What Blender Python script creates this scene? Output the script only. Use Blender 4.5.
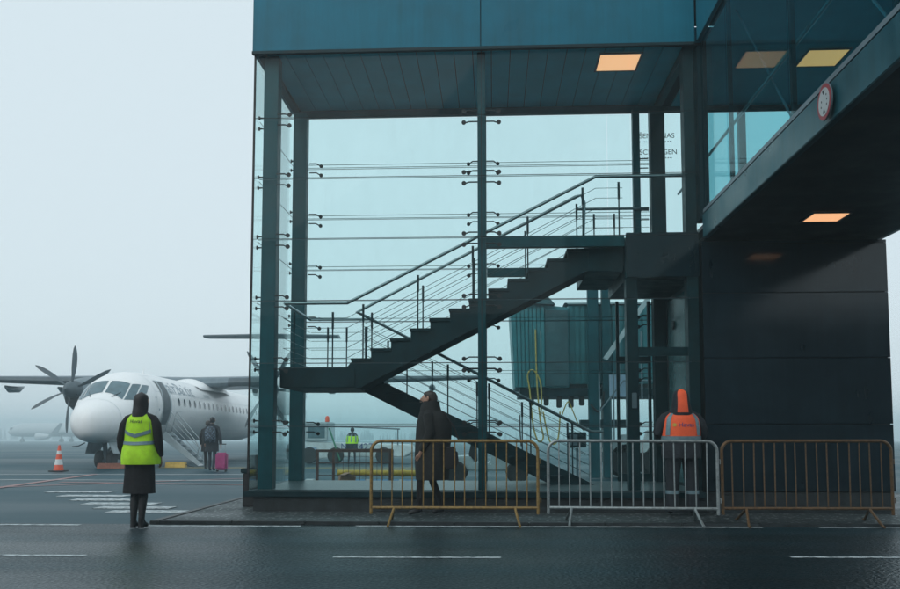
import bpy, bmesh, math, random
from mathutils import Vector, Matrix
random.seed(7)
R = math.radians
scene = bpy.context.scene
col = scene.collection
for o in list(bpy.data.objects): bpy.data.objects.remove(o)

# ------------------------------------------------------------------ camera
F, YAW, PIT, HZ = 870.0, R(2.8), R(4.5), 431.0      # in pixels of a 900 px wide frame
CAMP = Vector((0, 0, 1.215))
SHY = (HZ - 294.5 - F*math.tan(PIT))/900
cd = bpy.data.cameras.new('camera'); cam = bpy.data.objects.new('camera', cd); col.objects.link(cam)
cd.sensor_width = 36; cd.lens = F/900*36; cd.shift_y = SHY; cd.clip_start = .05; cd.clip_end = 5000
cam.location = CAMP; cam.rotation_euler = (R(90)+PIT, 0, YAW)
scene.camera = cam
_fw = Vector((-math.sin(YAW)*math.cos(PIT), math.cos(YAW)*math.cos(PIT), math.sin(PIT)))
_rt = Vector((math.cos(YAW), math.sin(YAW), 0)); _up = _rt.cross(_fw)
def ray(u, v): return _fw + _rt*((u-450)/F) + _up*(((294.5-v)+SHY*900)/F)
def atY(u, v, y):
    d = ray(u, v); return CAMP + d*(y/d.y)
def gz(y): return -.010*max(0, y-17)                 # the apron falls away gently for drainage
def gnd(u, v):
    y = 10.0
    for _ in range(60):
        d = ray(u, v); y = d.y*(gz(y)-CAMP.z)/d.z
    p = CAMP + ray(u, v)*(y/ray(u, v).y); p.z = gz(y); return p
def gX(u, y): return atY(u, 431, y).x

# ------------------------------------------------------------------ sky, sun, exposure
w = bpy.data.worlds.new('World'); scene.world = w; w.use_nodes = True
nt = w.node_tree; nt.nodes.clear()
sky = nt.nodes.new('ShaderNodeTexSky'); sky.sky_type = 'NISHITA'; sky.sun_disc = False
SUN_EL, SUN_AZ = R(38), R(212)
sky.sun_elevation = SUN_EL; sky.sun_rotation = SUN_AZ; sky.air_density = 1.0; sky.dust_density = 6.0; sky.ozone_density = 1.5
hs = nt.nodes.new('ShaderNodeMixRGB'); hs.blend_type = 'MIX'; hs.inputs[0].default_value = .86
hs.inputs[2].default_value = (7.95, 9.25, 9.85, 1)     # the even grey of the cloud and fog overhead
bg = nt.nodes.new('ShaderNodeBackground'); bg.inputs[1].default_value = .10
out = nt.nodes.new('ShaderNodeOutputWorld')
nt.links.new(sky.outputs[0], hs.inputs[1]); nt.links.new(hs.outputs[0], bg.inputs[0]); nt.links.new(bg.outputs[0], out.inputs[0])
sd = bpy.data.lights.new('sun', 'SUN'); sd.energy = .7; sd.angle = R(60); sd.color = (1, .99, .97)
so = bpy.data.objects.new('sun', sd); col.objects.link(so)
so.rotation_euler = (R(90)-SUN_EL, 0, -SUN_AZ+R(180))
scene.view_settings.view_transform = 'Standard'; scene.view_settings.look = 'None'
scene.view_settings.exposure = 0.0; scene.view_settings.gamma = 1
c = scene.cycles; c.use_denoising = True; c.max_bounces = 8; c.transparent_max_bounces = 40; c.volume_bounces = 3
c.glossy_bounces = 4; c.diffuse_bounces = 3; c.caustics_reflective = False; c.caustics_refractive = False
c.sample_clamp_indirect = 4

# ------------------------------------------------------------------ materials
def mat(name, colr, rough=.5, metal=0, var=.15, scale=6, bump=0, bscale=40, spec=.5, col2=None, thr=(.35, .65), rvar=0, streak=0):
    m = bpy.data.materials.new(name); m.use_nodes = True; n = m.node_tree.nodes; l = m.node_tree.links
    b = n['Principled BSDF']; b.inputs['Roughness'].default_value = rough; b.inputs['Metallic'].default_value = metal
    b.inputs['Specular IOR Level'].default_value = spec
    tc = n.new('ShaderNodeTexCoord')
    nz = n.new('ShaderNodeTexNoise'); nz.inputs['Scale'].default_value = scale; nz.inputs['Detail'].default_value = 6; nz.inputs['Roughness'].default_value = .62
    l.new(tc.outputs['Object'], nz.inputs['Vector'])
    rp = n.new('ShaderNodeValToRGB'); rp.color_ramp.elements[0].position = thr[0]; rp.color_ramp.elements[1].position = thr[1]
    a = tuple(x*(1-var) for x in colr); c2 = col2 or tuple(min(1, x*(1+var)) for x in colr)
    rp.color_ramp.elements[0].color = (*a, 1); rp.color_ramp.elements[1].color = (*c2, 1)
    l.new(nz.outputs['Fac'], rp.inputs[0]); l.new(rp.outputs[0], b.inputs['Base Color'])
    if streak:                                       # dried rain runs and grime, drawn out downwards
        mp = n.new('ShaderNodeMapping'); mp.inputs['Scale'].default_value = (9, 9, .5); l.new(tc.outputs['Object'], mp.inputs[0])
        n3 = n.new('ShaderNodeTexNoise'); n3.inputs['Scale'].default_value = 1.0; n3.inputs['Detail'].default_value = 7; n3.inputs['Roughness'].default_value = .7; l.new(mp.outputs[0], n3.inputs['Vector'])
        r3 = n.new('ShaderNodeValToRGB'); r3.color_ramp.elements[0].position = .42; r3.color_ramp.elements[1].position = .72
        r3.color_ramp.elements[0].color = (1, 1, 1, 1); q = 1-streak; r3.color_ramp.elements[1].color = (q, q, q*.97, 1); l.new(n3.outputs['Fac'], r3.inputs[0])
        mx = n.new('ShaderNodeMixRGB'); mx.blend_type = 'MULTIPLY'; mx.inputs[0].default_value = 1; l.new(rp.outputs[0], mx.inputs[1]); l.new(r3.outputs[0], mx.inputs[2]); l.new(mx.outputs[0], b.inputs['Base Color'])
    if rvar:
        mr = n.new('ShaderNodeMapRange'); mr.inputs[1].default_value = .3; mr.inputs[2].default_value = .7
        mr.inputs[3].default_value = max(.02, rough-rvar); mr.inputs[4].default_value = min(1, rough+rvar)
        l.new(nz.outputs['Fac'], mr.inputs[0]); l.new(mr.outputs[0], b.inputs['Roughness'])
    if bump:
        n2 = n.new('ShaderNodeTexNoise'); n2.inputs['Scale'].default_value = bscale; n2.inputs['Detail'].default_value = 4
        l.new(tc.outputs['Object'], n2.inputs['Vector'])
        bp = n.new('ShaderNodeBump'); bp.inputs['Strength'].default_value = bump; bp.inputs['Distance'].default_value = .02
        l.new(n2.outputs['Fac'], bp.inputs['Height']); l.new(bp.outputs[0], b.inputs['Normal'])
    return m
def glass(name, tint, refl=1.0, rough=.0):
    m = bpy.data.materials.new(name); m.use_nodes = True; n = m.node_tree.nodes; l = m.node_tree.links; n.clear()
    o = n.new('ShaderNodeOutputMaterial'); tr = n.new('ShaderNodeBsdfTransparent'); gl = n.new('ShaderNodeBsdfGlossy'); mx = n.new('ShaderNodeMixShader')
    tc = n.new('ShaderNodeTexCoord'); nz = n.new('ShaderNodeTexNoise'); nz.inputs['Scale'].default_value = 1.3; nz.inputs['Detail'].default_value = 5
    rp = n.new('ShaderNodeValToRGB'); rp.color_ramp.elements[0].color = (*[t*.975 for t in tint], 1); rp.color_ramp.elements[1].color = (*tint, 1)
    l.new(tc.outputs['Object'], nz.inputs['Vector']); l.new(nz.outputs['Fac'], rp.inputs[0]); l.new(rp.outputs[0], tr.inputs[0])
    gl.inputs['Roughness'].default_value = rough; gl.inputs['Color'].default_value = (refl, refl, refl, 1)
    ge = n.new('ShaderNodeNewGeometry'); dt = n.new('ShaderNodeVectorMath'); dt.operation = 'DOT_PRODUCT'
    l.new(ge.outputs['Incoming'], dt.inputs[0]); l.new(ge.outputs['Normal'], dt.inputs[1]); prev = dt.outputs['Value']
    for op, v in (('ABSOLUTE', 0), ('SUBTRACT', 1), ('POWER', 5), ('MULTIPLY_ADD', .7)):   # Schlick reflectance of a thin pane
        q = n.new('ShaderNodeMath'); q.operation = op
        if op == 'SUBTRACT': q.inputs[0].default_value = 1; l.new(prev, q.inputs[1])
        else:
            l.new(prev, q.inputs[0]); q.inputs[1].default_value = v
            if op == 'MULTIPLY_ADD': q.inputs[2].default_value = .006
        prev = q.outputs[0]
    fr = q
    l.new(fr.outputs[0], mx.inputs[0]); l.new(tr.outputs[0], mx.inputs[1]); l.new(gl.outputs[0], mx.inputs[2])
    mp = n.new('ShaderNodeMapping'); mp.inputs['Scale'].default_value = (2.2, 2.2, .6); l.new(tc.outputs['Object'], mp.inputs[0])
    n2 = n.new('ShaderNodeTexNoise'); n2.inputs['Scale'].default_value = 2.5; n2.inputs['Detail'].default_value = 8; n2.inputs['Roughness'].default_value = .7; l.new(mp.outputs[0], n2.inputs['Vector'])
    mr = n.new('ShaderNodeMapRange'); mr.inputs[1].default_value = .42; mr.inputs[2].default_value = .75; mr.inputs[3].default_value = .0; mr.inputs[4].default_value = .012; l.new(n2.outputs['Fac'], mr.inputs[0])
    df = n.new('ShaderNodeBsdfDiffuse'); df.inputs[0].default_value = (.2, .48, .52, 1); m2 = n.new('ShaderNodeMixShader')
    l.new(mr.outputs[0], m2.inputs[0]); l.new(mx.outputs[0], m2.inputs[1]); l.new(df.outputs[0], m2.inputs[2]); l.new(m2.outputs[0], o.inputs[0])
    return m
M = {}
M['glass'] = glass('clear_tinted_glass', (.935, .993, .992))
M['glass2'] = glass('bridge_glass', (.50, .80, .84), .75)
M['steel'] = mat('painted_teal_steel', (.003, .068, .086), .5, 0, .18, 3, rvar=.1, streak=.25, spec=.25)
M['dsteel'] = mat('dark_stair_steel', (.003, .024, .031), .5, 0, .3, 4, rvar=.12, spec=.25)
M['black'] = mat('black_rubber', (.012, .013, .015), .6, 0, .3, 12)
M['stain'] = mat('stainless_rail', (.20, .27, .29), .28, .9, .12, 12)
M['beamt'] = mat('bridge_edge_paint', (.006, .075, .10), .35, 0, .2, 2, rvar=.1, streak=.3)
M['wire'] = mat('steel_wire', (.07, .12, .135), .4, .6, .1, 20)
M['fascia'] = mat('slate_blue_cladding', (.008, .150, .225), .36, 0, .14, .9, bump=.06, bscale=2.2, rvar=.10, streak=.16, spec=.2)
M['soffit'] = mat('soffit_plank', (.02, .62, .76), .36, 0, .10, 2, spec=.5)
M['void'] = mat('dark_joint', (.008, .012, .014), .8, 0, .1, 5)
M['darkpanel'] = mat('dark_cladding_panel', (.009, .021, .030), .13, 0, .25, 1.2, rvar=.06, bump=.02, bscale=1.0, streak=.25)
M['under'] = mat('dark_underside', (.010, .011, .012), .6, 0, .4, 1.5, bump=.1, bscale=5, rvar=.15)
M['plinth'] = mat('dark_stone_plinth', (.022, .030, .034), .5, 0, .35, 5, bump=.2, bscale=60, streak=.3)
M['floor'] = mat('tower_floor_tile', (.06, .09, .10), .35, 0, .2, 6)
M['white'] = mat('aircraft_white_paint', (.88, .90, .91), .28, 0, .03, .5, streak=.05)
M['lgrey'] = mat('light_grey_paint', (.42, .50, .53), .4, 0, .12, 3)
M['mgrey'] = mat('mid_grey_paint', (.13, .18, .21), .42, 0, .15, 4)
M['dgrey'] = mat('dark_grey_boot', (.06, .085, .10), .5, 0, .2, 4)
M['cockpit'] = mat('cockpit_glass', (.10, .17, .20), .12, 0, .2, 3)
M['pwin'] = mat('cabin_window_glass', (.05, .08, .10), .15, 0, .2, 3)
M['navy'] = mat('navy_lettering', (.30, .37, .42), .4, 0, .05, 3)
M['rubber'] = mat('tyre_rubber', (.014, .015, .017), .75, 0, .3, 14, bump=.2)
M['alu'] = mat('wheel_alloy', (.35, .40, .42), .35, .7, .1, 9)
M['bridgewall'] = mat('boarding_bridge_cladding', (.035, .19, .22), .45, 0, .18, 1.6, rvar=.1)
M['bridgedark'] = mat('boarding_bridge_dark', (.03, .085, .10), .5, 0, .25, 2.5)
M['yhose'] = mat('yellow_hose', (.42, .33, .08), .5, 0, .2, 9)
M['white2'] = mat('white_enamel', (.62, .68, .70), .4, 0, .12, 4)
M['rust'] = mat('rusty_frame_paint', (.075, .035, .028), .6, 0, .35, 14)
M['ypole'] = mat('yellow_towbar_paint', (.50, .33, .03), .42, 0, .2, 8)
M['bpole'] = mat('blue_towbar_paint', (.05, .22, .42), .42, 0, .2, 8)
M['cardb'] = mat('brown_cardboard', (.30, .17, .11), .8, 0, .15, 9)
M['barY'] = mat('worn_yellow_barrier_paint', (.27, .17, .055), .5, .15, .35, 26, col2=(.36, .24, .08), rvar=.15)
M['barG'] = mat('galvanised_barrier_steel', (.34, .39, .40), .42, .55, .22, 26, rvar=.15)
M['barB'] = mat('brown_barrier_paint', (.135, .078, .034), .55, .1, .35, 26, rvar=.15)
M['paint'] = mat('worn_white_road_paint', (.05, .085, .10), .6, 0, .3, 9, col2=(.50, .57, .59), thr=(.34, .56), bump=.1, bscale=90)
M['paintA'] = mat('worn_white_apron_paint', (.42, .45, .46), .5, 0, .2, 2)
M['redline'] = mat('faded_red_apron_paint', (.27, .125, .12), .5, 0, .2, 1.5)
M['yelline'] = mat('faded_yellow_apron_paint', (.34, .27, .08), .5, 0, .2, 1.5)
M['orange'] = mat('cone_orange', (.75, .09, .03), .45, 0, .1, 8)
M['reflw'] = mat('cone_white_band', (.66, .69, .70), .4, 0, .06, 8)
M['skin'] = mat('skin_tone', (.42, .25, .18), .5, 0, .08, 30)
M['hairb'] = mat('black_hair', (.010, .010, .012), .55, 0, .4, 60)
M['hairg'] = mat('dark_brown_hair', (.035, .028, .024), .55, 0, .4, 60)
M['bcloth'] = mat('black_wool_cloth', (.010, .010, .012), .9, 0, .3, 30, bump=.25, bscale=160)
M['dcoat'] = mat('dark_olive_coat', (.009, .011, .011), .85, 0, .3, 14, bump=.25, bscale=90)
M['hivis'] = mat('hi_vis_lime_fabric', (.46, .85, .02), .7, 0, .12, 8, bump=.2, bscale=30)
M['hivo'] = mat('hi_vis_orange_fabric', (1.0, .13, .04), .7, 0, .10, 8, bump=.2, bscale=30)
M['rtape'] = mat('silver_reflective_tape', (.16, .26, .30), .45, .2, .15, 30)
M['navyj'] = mat('navy_work_jacket', (.011, .017, .024), .8, 0, .3, 12, bump=.3, bscale=40)
M['jeans'] = mat('dark_denim', (.025, .035, .05), .85, 0, .3, 30)
M['bpack'] = mat('blue_patterned_backpack', (.02, .035, .055), .7, 0, .5, 22, col2=(.14, .22, .30), thr=(.5, .62))
M['pink'] = mat('magenta_suitcase_shell', (.33, .03, .15), .4, 0, .12, 8)
M['scarf'] = mat('pale_blue_scarf', (.16, .22, .27), .85, 0, .2, 30)
M['textb'] = mat('black_print', (.012, .02, .03), .5, 0, .1, 9)
M['textblue'] = mat('blue_print', (.02, .05, .22), .5, 0, .1, 9)
M['signred'] = mat('sign_red', (.28, .02, .03), .45, 0, .08, 12)
M['signwhite'] = mat('sign_white', (.42, .46, .47), .45, 0, .06, 12)
M['farjet'] = mat('far_airliner_paint', (.55, .60, .62), .5, 0, .06, 1)
M['farfin'] = mat('far_fin_paint', (.06, .09, .11), .5, 0, .06, 1)
M['wood'] = mat('far_conifer_foliage', (.035, .055, .045), .9, 0, .3, .2)
M['frost'] = mat('teal_door_panel', (.06, .15, .16), .25, 0, .10, 1.2)
M['green'] = mat('safety_green', (.03, .22, .12), .5, 0, .1, 8)
M['red'] = mat('red_plastic', (.45, .04, .03), .5, 0, .1, 8)
M['bluew'] = mat('pale_blue_notice', (.30, .42, .55), .5, 0, .06, 8)

def wet(name, base, dark, scale, rough, rough2, bump=.25, bscale=260, speck=None):
    m = bpy.data.materials.new(name); m.use_nodes = True; n = m.node_tree.nodes; l = m.node_tree.links
    b = n['Principled BSDF']; tc = n.new('ShaderNodeTexCoord')
    a = n.new('ShaderNodeTexNoise'); a.inputs['Scale'].default_value = scale; a.inputs['Detail'].default_value = 7
    mp = n.new('ShaderNodeMapping'); mp.inputs['Scale'].default_value = (.35, 1, 1)
    l.new(tc.outputs['Object'], mp.inputs[0]); l.new(mp.outputs[0], a.inputs['Vector'])
    rp = n.new('ShaderNodeValToRGB'); rp.color_ramp.elements[0].position = .36; rp.color_ramp.elements[1].position = .66
    rp.color_ramp.elements[0].color = (*dark, 1); rp.color_ramp.elements[1].color = (*base, 1); l.new(a.outputs['Fac'], rp.inputs[0])
    f = n.new('ShaderNodeTexNoise'); f.inputs['Scale'].default_value = bscale; f.inputs['Detail'].default_value = 3; l.new(tc.outputs['Object'], f.inputs['Vector'])
    mu = n.new('ShaderNodeMixRGB'); mu.blend_type = 'OVERLAY'; mu.inputs[0].default_value = .55; l.new(rp.outputs[0], mu.inputs[1]); l.new(f.outputs['Fac'], mu.inputs[2])
    src = mu.outputs[0]
    if speck:
        v = n.new('ShaderNodeTexVoronoi'); v.inputs['Scale'].default_value = speck; l.new(tc.outputs['Object'], v.inputs['Vector'])
        r2 = n.new('ShaderNodeValToRGB'); r2.color_ramp.elements[0].position = .20; r2.color_ramp.elements[1].position = .30
        r2.color_ramp.elements[0].color = (.26, .28, .27, 1); r2.color_ramp.elements[1].color = (0, 0, 0, 1); l.new(v.outputs['Distance'], r2.inputs[0])
        ad = n.new('ShaderNodeMixRGB'); ad.blend_type = 'ADD'; ad.inputs[0].default_value = 1; l.new(src, ad.inputs[1]); l.new(r2.outputs[0], ad.inputs[2]); src = ad.outputs[0]
    l.new(src, b.inputs['Base Color']); b.inputs['Specular Tint'].default_value = (.45, .85, 1, 1); b.inputs['Specular IOR Level'].default_value = .35
    mr = n.new('ShaderNodeMapRange'); mr.inputs[1].default_value = .38; mr.inputs[2].default_value = .62; mr.inputs[3].default_value = rough; mr.inputs[4].default_value = rough2
    l.new(a.outputs['Fac'], mr.inputs[0]); l.new(mr.outputs[0], b.inputs['Roughness'])
    bp = n.new('ShaderNodeBump'); bp.inputs['Strength'].default_value = bump; bp.inputs['Distance'].default_value = .01
    l.new(f.outputs['Fac'], bp.inputs['Height']); l.new(bp.outputs[0], b.inputs['Normal'])
    return m
M['road'] = wet('damp_asphalt', (.006, .024, .032), (.003, .012, .016), .5, .33, .48, .12)
def road_wear(m):
    n = m.node_tree.nodes; l = m.node_tree.links; b = n['Principled BSDF']; tc = n.new('ShaderNodeTexCoord')
    src = b.inputs['Base Color'].links[0].from_socket
    mp = n.new('ShaderNodeMapping'); mp.inputs['Scale'].default_value = (.05, 1.6, 1); l.new(tc.outputs['Object'], mp.inputs[0])
    t = n.new('ShaderNodeTexNoise'); t.inputs['Scale'].default_value = 1.0; t.inputs['Detail'].default_value = 4; l.new(mp.outputs[0], t.inputs['Vector'])
    r = n.new('ShaderNodeValToRGB'); r.color_ramp.elements[0].position = .40; r.color_ramp.elements[1].position = .62; r.color_ramp.elements[0].color = (.55, .55, .55, 1); r.color_ramp.elements[1].color = (1.25, 1.25, 1.25, 1); l.new(t.outputs['Fac'], r.inputs[0])
    m1 = n.new('ShaderNodeMixRGB'); m1.blend_type = 'MULTIPLY'; m1.inputs[0].default_value = 1; l.new(src, m1.inputs[1]); l.new(r.outputs[0], m1.inputs[2])
    v = n.new('ShaderNodeTexVoronoi'); v.feature = 'DISTANCE_TO_EDGE'; v.inputs['Scale'].default_value = .55
    w1 = n.new('ShaderNodeTexNoise'); w1.inputs['Scale'].default_value = 2.5; w1.inputs['Detail'].default_value = 5; l.new(tc.outputs['Object'], w1.inputs['Vector'])
    ad = n.new('ShaderNodeVectorMath'); ad.operation = 'MULTIPLY_ADD'; l.new(w1.outputs['Color'], ad.inputs[0]); ad.inputs[1].default_value = (.5, .5, .5); l.new(tc.outputs['Object'], ad.inputs[2]); l.new(ad.outputs[0], v.inputs['Vector'])
    r2 = n.new('ShaderNodeValToRGB'); r2.color_ramp.elements[0].position = .0; r2.color_ramp.elements[1].position = .012; r2.color_ramp.elements[0].color = (.35, .35, .35, 1); l.new(v.outputs['Distance'], r2.inputs[0])
    m2 = n.new('ShaderNodeMixRGB'); m2.blend_type = 'MULTIPLY'; m2.inputs[0].default_value = .8; l.new(m1.outputs[0], m2.inputs[1]); l.new(r2.outputs[0], m2.inputs[2])
    g = n.new('ShaderNodeTexVoronoi'); g.inputs['Scale'].default_value = 30; l.new(tc.outputs['Object'], g.inputs['Vector'])
    r3 = n.new('ShaderNodeValToRGB'); r3.color_ramp.elements[0].position = .1; r3.color_ramp.elements[1].position = .6; r3.color_ramp.elements[0].color = (1.9, 1.9, 1.9, 1); r3.color_ramp.elements[1].color = (.6, .6, .6, 1); l.new(g.outputs['Distance'], r3.inputs[0])
    m3 = n.new('ShaderNodeMixRGB'); m3.blend_type = 'MULTIPLY'; m3.inputs[0].default_value = .7; l.new(m2.outputs[0], m3.inputs[1]); l.new(r3.outputs[0], m3.inputs[2]); l.new(m3.outputs[0], b.inputs['Base Color'])
    bp = n.new('ShaderNodeBump'); bp.inputs['Strength'].default_value = .5; bp.inputs['Distance'].default_value = .010; l.new(g.outputs['Distance'], bp.inputs['Height']); l.new(bp.outputs[0], b.inputs['Normal'])
road_wear(M['road'])
_n = M['road'].node_tree.nodes; _l = M['road'].node_tree.links; _b = _n['Principled BSDF']; _t = _n.new('ShaderNodeTexCoord'); _g = _n.new('ShaderNodeTexNoise'); _g.inputs['Scale'].default_value = 34; _g.inputs['Detail'].default_value = 3
_l.new(_t.outputs['Object'], _g.inputs['Vector']); _m = _n.new('ShaderNodeMath'); _m.operation = 'MULTIPLY_ADD'; _l.new(_g.outputs['Fac'], _m.inputs[0]); _m.inputs[1].default_value = .55; _l.new(_b.inputs['Roughness'].links[0].from_socket, _m.inputs[2])
_m2 = _n.new('ShaderNodeMath'); _m2.operation = 'SUBTRACT'; _l.new(_m.outputs[0], _m2.inputs[0]); _m2.inputs[1].default_value = .27; _l.new(_m2.outputs[0], _b.inputs['Roughness'])
M['apron'] = wet('wet_asphalt_apron', (.014, .056, .074), (.007, .034, .046), .16, .46, .66, .10, 60)
M['pave'] = wet('damp_cobble', (.050, .060, .060), (.026, .034, .036), 1.2, .4, .65, .6, 30, speck=12)

# ------------------------------------------------------------------ mesh helpers
class MB:
    def __init__(s): s.v = []; s.f = []
    def quad(s, *p):
        i = len(s.v); s.v += [tuple(x) for x in p]; s.f.append(tuple(range(i, i+len(p)))); return s
    def box(s, x0, x1, y0, y1, z0, z1):
        i = len(s.v)
        s.v += [(x, y, z) for z in (z0, z1) for y in (y0, y1) for x in (x0, x1)]
        for f in ((0, 2, 3, 1), (4, 5, 7, 6), (0, 1, 5, 4), (1, 3, 7, 5), (3, 2, 6, 7), (2, 0, 4, 6)): s.f.append(tuple(i+k for k in f))
        return s
    def prism(s, poly, axis, a0, a1):
        """poly of 2D points in the plane normal to axis, extruded from a0 to a1"""
        i = len(s.v); n = len(poly)
        for a in (a0, a1):
            for p, q in poly:
                s.v.append({'x': (a, p, q), 'y': (p, a, q), 'z': (p, q, a)}[axis])
        s.f.append(tuple(range(i, i+n))); s.f.append(tuple(range(i+2*n-1, i+n-1, -1)))
        for k in range(n): s.f.append((i+k, i+(k+1) % n, i+n+(k+1) % n, i+n+k))
        return s
    def beam(s, a, b, wd, ht, up=(0, 0, 1)):
        a = Vector(a); b = Vector(b); d = (b-a).normalized(); u = Vector(up)
        if abs(d.dot(u)) > .98: u = Vector((0, 1, 0))
        sx = d.cross(u).normalized()*(wd/2); uy = sx.cross(d).normalized()*(ht/2)
        i = len(s.v)
        for p in (a, b): s.v += [tuple(p-sx-uy), tuple(p+sx-uy), tuple(p+sx+uy), tuple(p-sx+uy)]
        for f in ((0, 1, 2, 3), (7, 6, 5, 4), (0, 4, 5, 1), (1, 5, 6, 2), (2, 6, 7, 3), (3, 7, 4, 0)): s.f.append(tuple(i+k for k in f))
        return s
    def tube(s, pts, r, n=8, cap=True):
        pts = [Vector(p) for p in pts]; rr = r if isinstance(r, (list, tuple)) else [r]*len(pts)
        i = len(s.v); prev = None
        for k, p in enumerate(pts):
            d = (pts[min(k+1, len(pts)-1)]-pts[max(k-1, 0)]).normalized()
            if prev is None:
                u = Vector((0, 0, 1)) if abs(d.z) < .9 else Vector((1, 0, 0)); x = d.cross(u).normalized()
            else: x = (prev-d*prev.dot(d)).normalized()
            prev = x; y = d.cross(x)
            for j in range(n):
                a = 2*math.pi*j/n; s.v.append(tuple(p+(x*math.cos(a)+y*math.sin(a))*rr[k]))
        for k in range(len(pts)-1):
            for j in range(n): s.f.append((i+k*n+j, i+k*n+(j+1) % n, i+(k+1)*n+(j+1) % n, i+(k+1)*n+j))
        if cap:
            s.f.append(tuple(i+j for j in reversed(range(n)))); e = i+(len(pts)-1)*n; s.f.append(tuple(e+j for j in range(n)))
        return s
    def lathe(s, prof, c=(0, 0, 0), axis='z', n=20):
        i = len(s.v)
        for r, h in prof:
            for j in range(n):
                a = 2*math.pi*j/n; p, q = r*math.cos(a), r*math.sin(a)
                x = {'z': (p, q, h), 'y': (p, h, q), 'x': (h, p, q)}[axis]
                s.v.append((x[0]+c[0], x[1]+c[1], x[2]+c[2]))
        for k in range(len(prof)-1):
            for j in range(n): s.f.append((i+k*n+j, i+k*n+(j+1) % n, i+(k+1)*n+(j+1) % n, i+(k+1)*n+j))
        s.f.append(tuple(i+j for j in reversed(range(n)))); e = i+(len(prof)-1)*n; s.f.append(tuple(e+j for j in range(n)))
        return s
    def grid(s, fn, nu, nv, closed=False):
        i = len(s.v)
        for a in range(nu+1):
            for b in range(nv if closed else nv+1): s.v.append(tuple(fn(a/nu, b/nv)))
        st = nv if closed else nv+1
        for a in range(nu):
            for b in range(nv):
                b2 = (b+1) % nv if closed else b+1
                s.f.append((i+a*st+b, i+a*st+b2, i+(a+1)*st+b2, i+(a+1)*st+b))
        return s
    def mesh(s, name, material=None, smooth=False, bevel=0):
        me = bpy.data.meshes.new(name); me.from_pydata(s.v, [], s.f)
        bm = bmesh.new(); bm.from_mesh(me); bmesh.ops.recalc_face_normals(bm, faces=bm.faces)
        if bevel: bmesh.ops.bevel(bm, geom=[e for e in bm.edges if len(e.link_faces) == 2 and e.calc_face_angle(0) > .6], offset=bevel, segments=2, affect='EDGES')
        if smooth:
            for f in bm.faces: f.smooth = True
            for e in bm.edges:
                if len(e.link_faces) == 2 and e.calc_face_angle(0) > R(42): e.smooth = False
        bm.to_mesh(me); bm.free()
        if material: me.materials.append(material)
        return me
    def build(s, name, material, parent=None, smooth=False, bevel=0, loc=None):
        if isinstance(material, str): material = M[material]
        o = bpy.data.objects.new(name, s.mesh(name, material, smooth, bevel)); col.objects.link(o); o.parent = parent
        if loc: o.location = loc
        return o
def tag(o, label=None, cat=None, group=None, kind=None):
    if label: o['label'] = label
    if cat: o['category'] = cat
    if group: o['group'] = group
    if kind: o['kind'] = kind
    return o
def thing(name, label, cat, loc=(0, 0, 0), rz=0, group=None):
    o = bpy.data.objects.new(name, None); col.objects.link(o); o.location = loc; o.rotation_euler = (0, 0, rz); o.empty_display_size = .2
    return tag(o, label, cat, group)
def inst(src, parent, loc=(0, 0, 0), rot=(0, 0, 0), sc=(1, 1, 1), name=None):
    o = bpy.data.objects.new(name or src.name.split('.')[0], src.data if hasattr(src, 'data') else src); col.objects.link(o)
    o.parent = parent; o.location = loc; o.rotation_euler = rot; o.scale = sc; return o
def copy_tree(o, parent=None):
    n = o.copy(); col.objects.link(n); n.parent = parent
    for ch in list(o.children): copy_tree(ch, n)
    return n
def text_mesh(body, size, align='CENTER', extrude=.0015):
    cu = bpy.data.curves.new('lettering', 'FONT'); cu.body = body; cu.size = size; cu.align_x = align; cu.align_y = 'CENTER'; cu.extrude = extrude; cu.resolution_u = 3
    o = bpy.data.objects.new('lettering', cu); col.objects.link(o); dg = bpy.context.evaluated_depsgraph_get(); dg.update()
    me = bpy.data.meshes.new_from_object(o.evaluated_get(dg)); bpy.data.objects.remove(o); return me
def lerp(a, b, t): return a+(b-a)*t
def interp(tab, x):
    """monotone-ish smooth table lookup: rows (x, v1, v2, ...)"""
    if x <= tab[0][0]: return tab[0][1:]
    if x >= tab[-1][0]: return tab[-1][1:]
    for k in range(len(tab)-1):
        if tab[k][0] <= x <= tab[k+1][0]: break
    p0, p1, p2, p3 = tab[max(k-1, 0)], tab[k], tab[k+1], tab[min(k+2, len(tab)-1)]
    h = p2[0]-p1[0]; t = (x-p1[0])/h; res = []
    for j in range(1, len(p1)):
        m1 = (p2[j]-p0[j])/(p2[0]-p0[0]); m2 = (p3[j]-p1[j])/(p3[0]-p1[0])
        d = (p2[j]-p1[j])/h
        if d == 0: m1 = m2 = 0
        else:
            m1 = max(min(m1/d, 3), 0)*d; m2 = max(min(m2/d, 3), 0)*d
        res.append((2*t**3-3*t**2+1)*p1[j]+(t**3-2*t**2+t)*h*m1+(-2*t**3+3*t**2)*p2[j]+(t**3-t**2)*h*m2)
    return res

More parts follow.
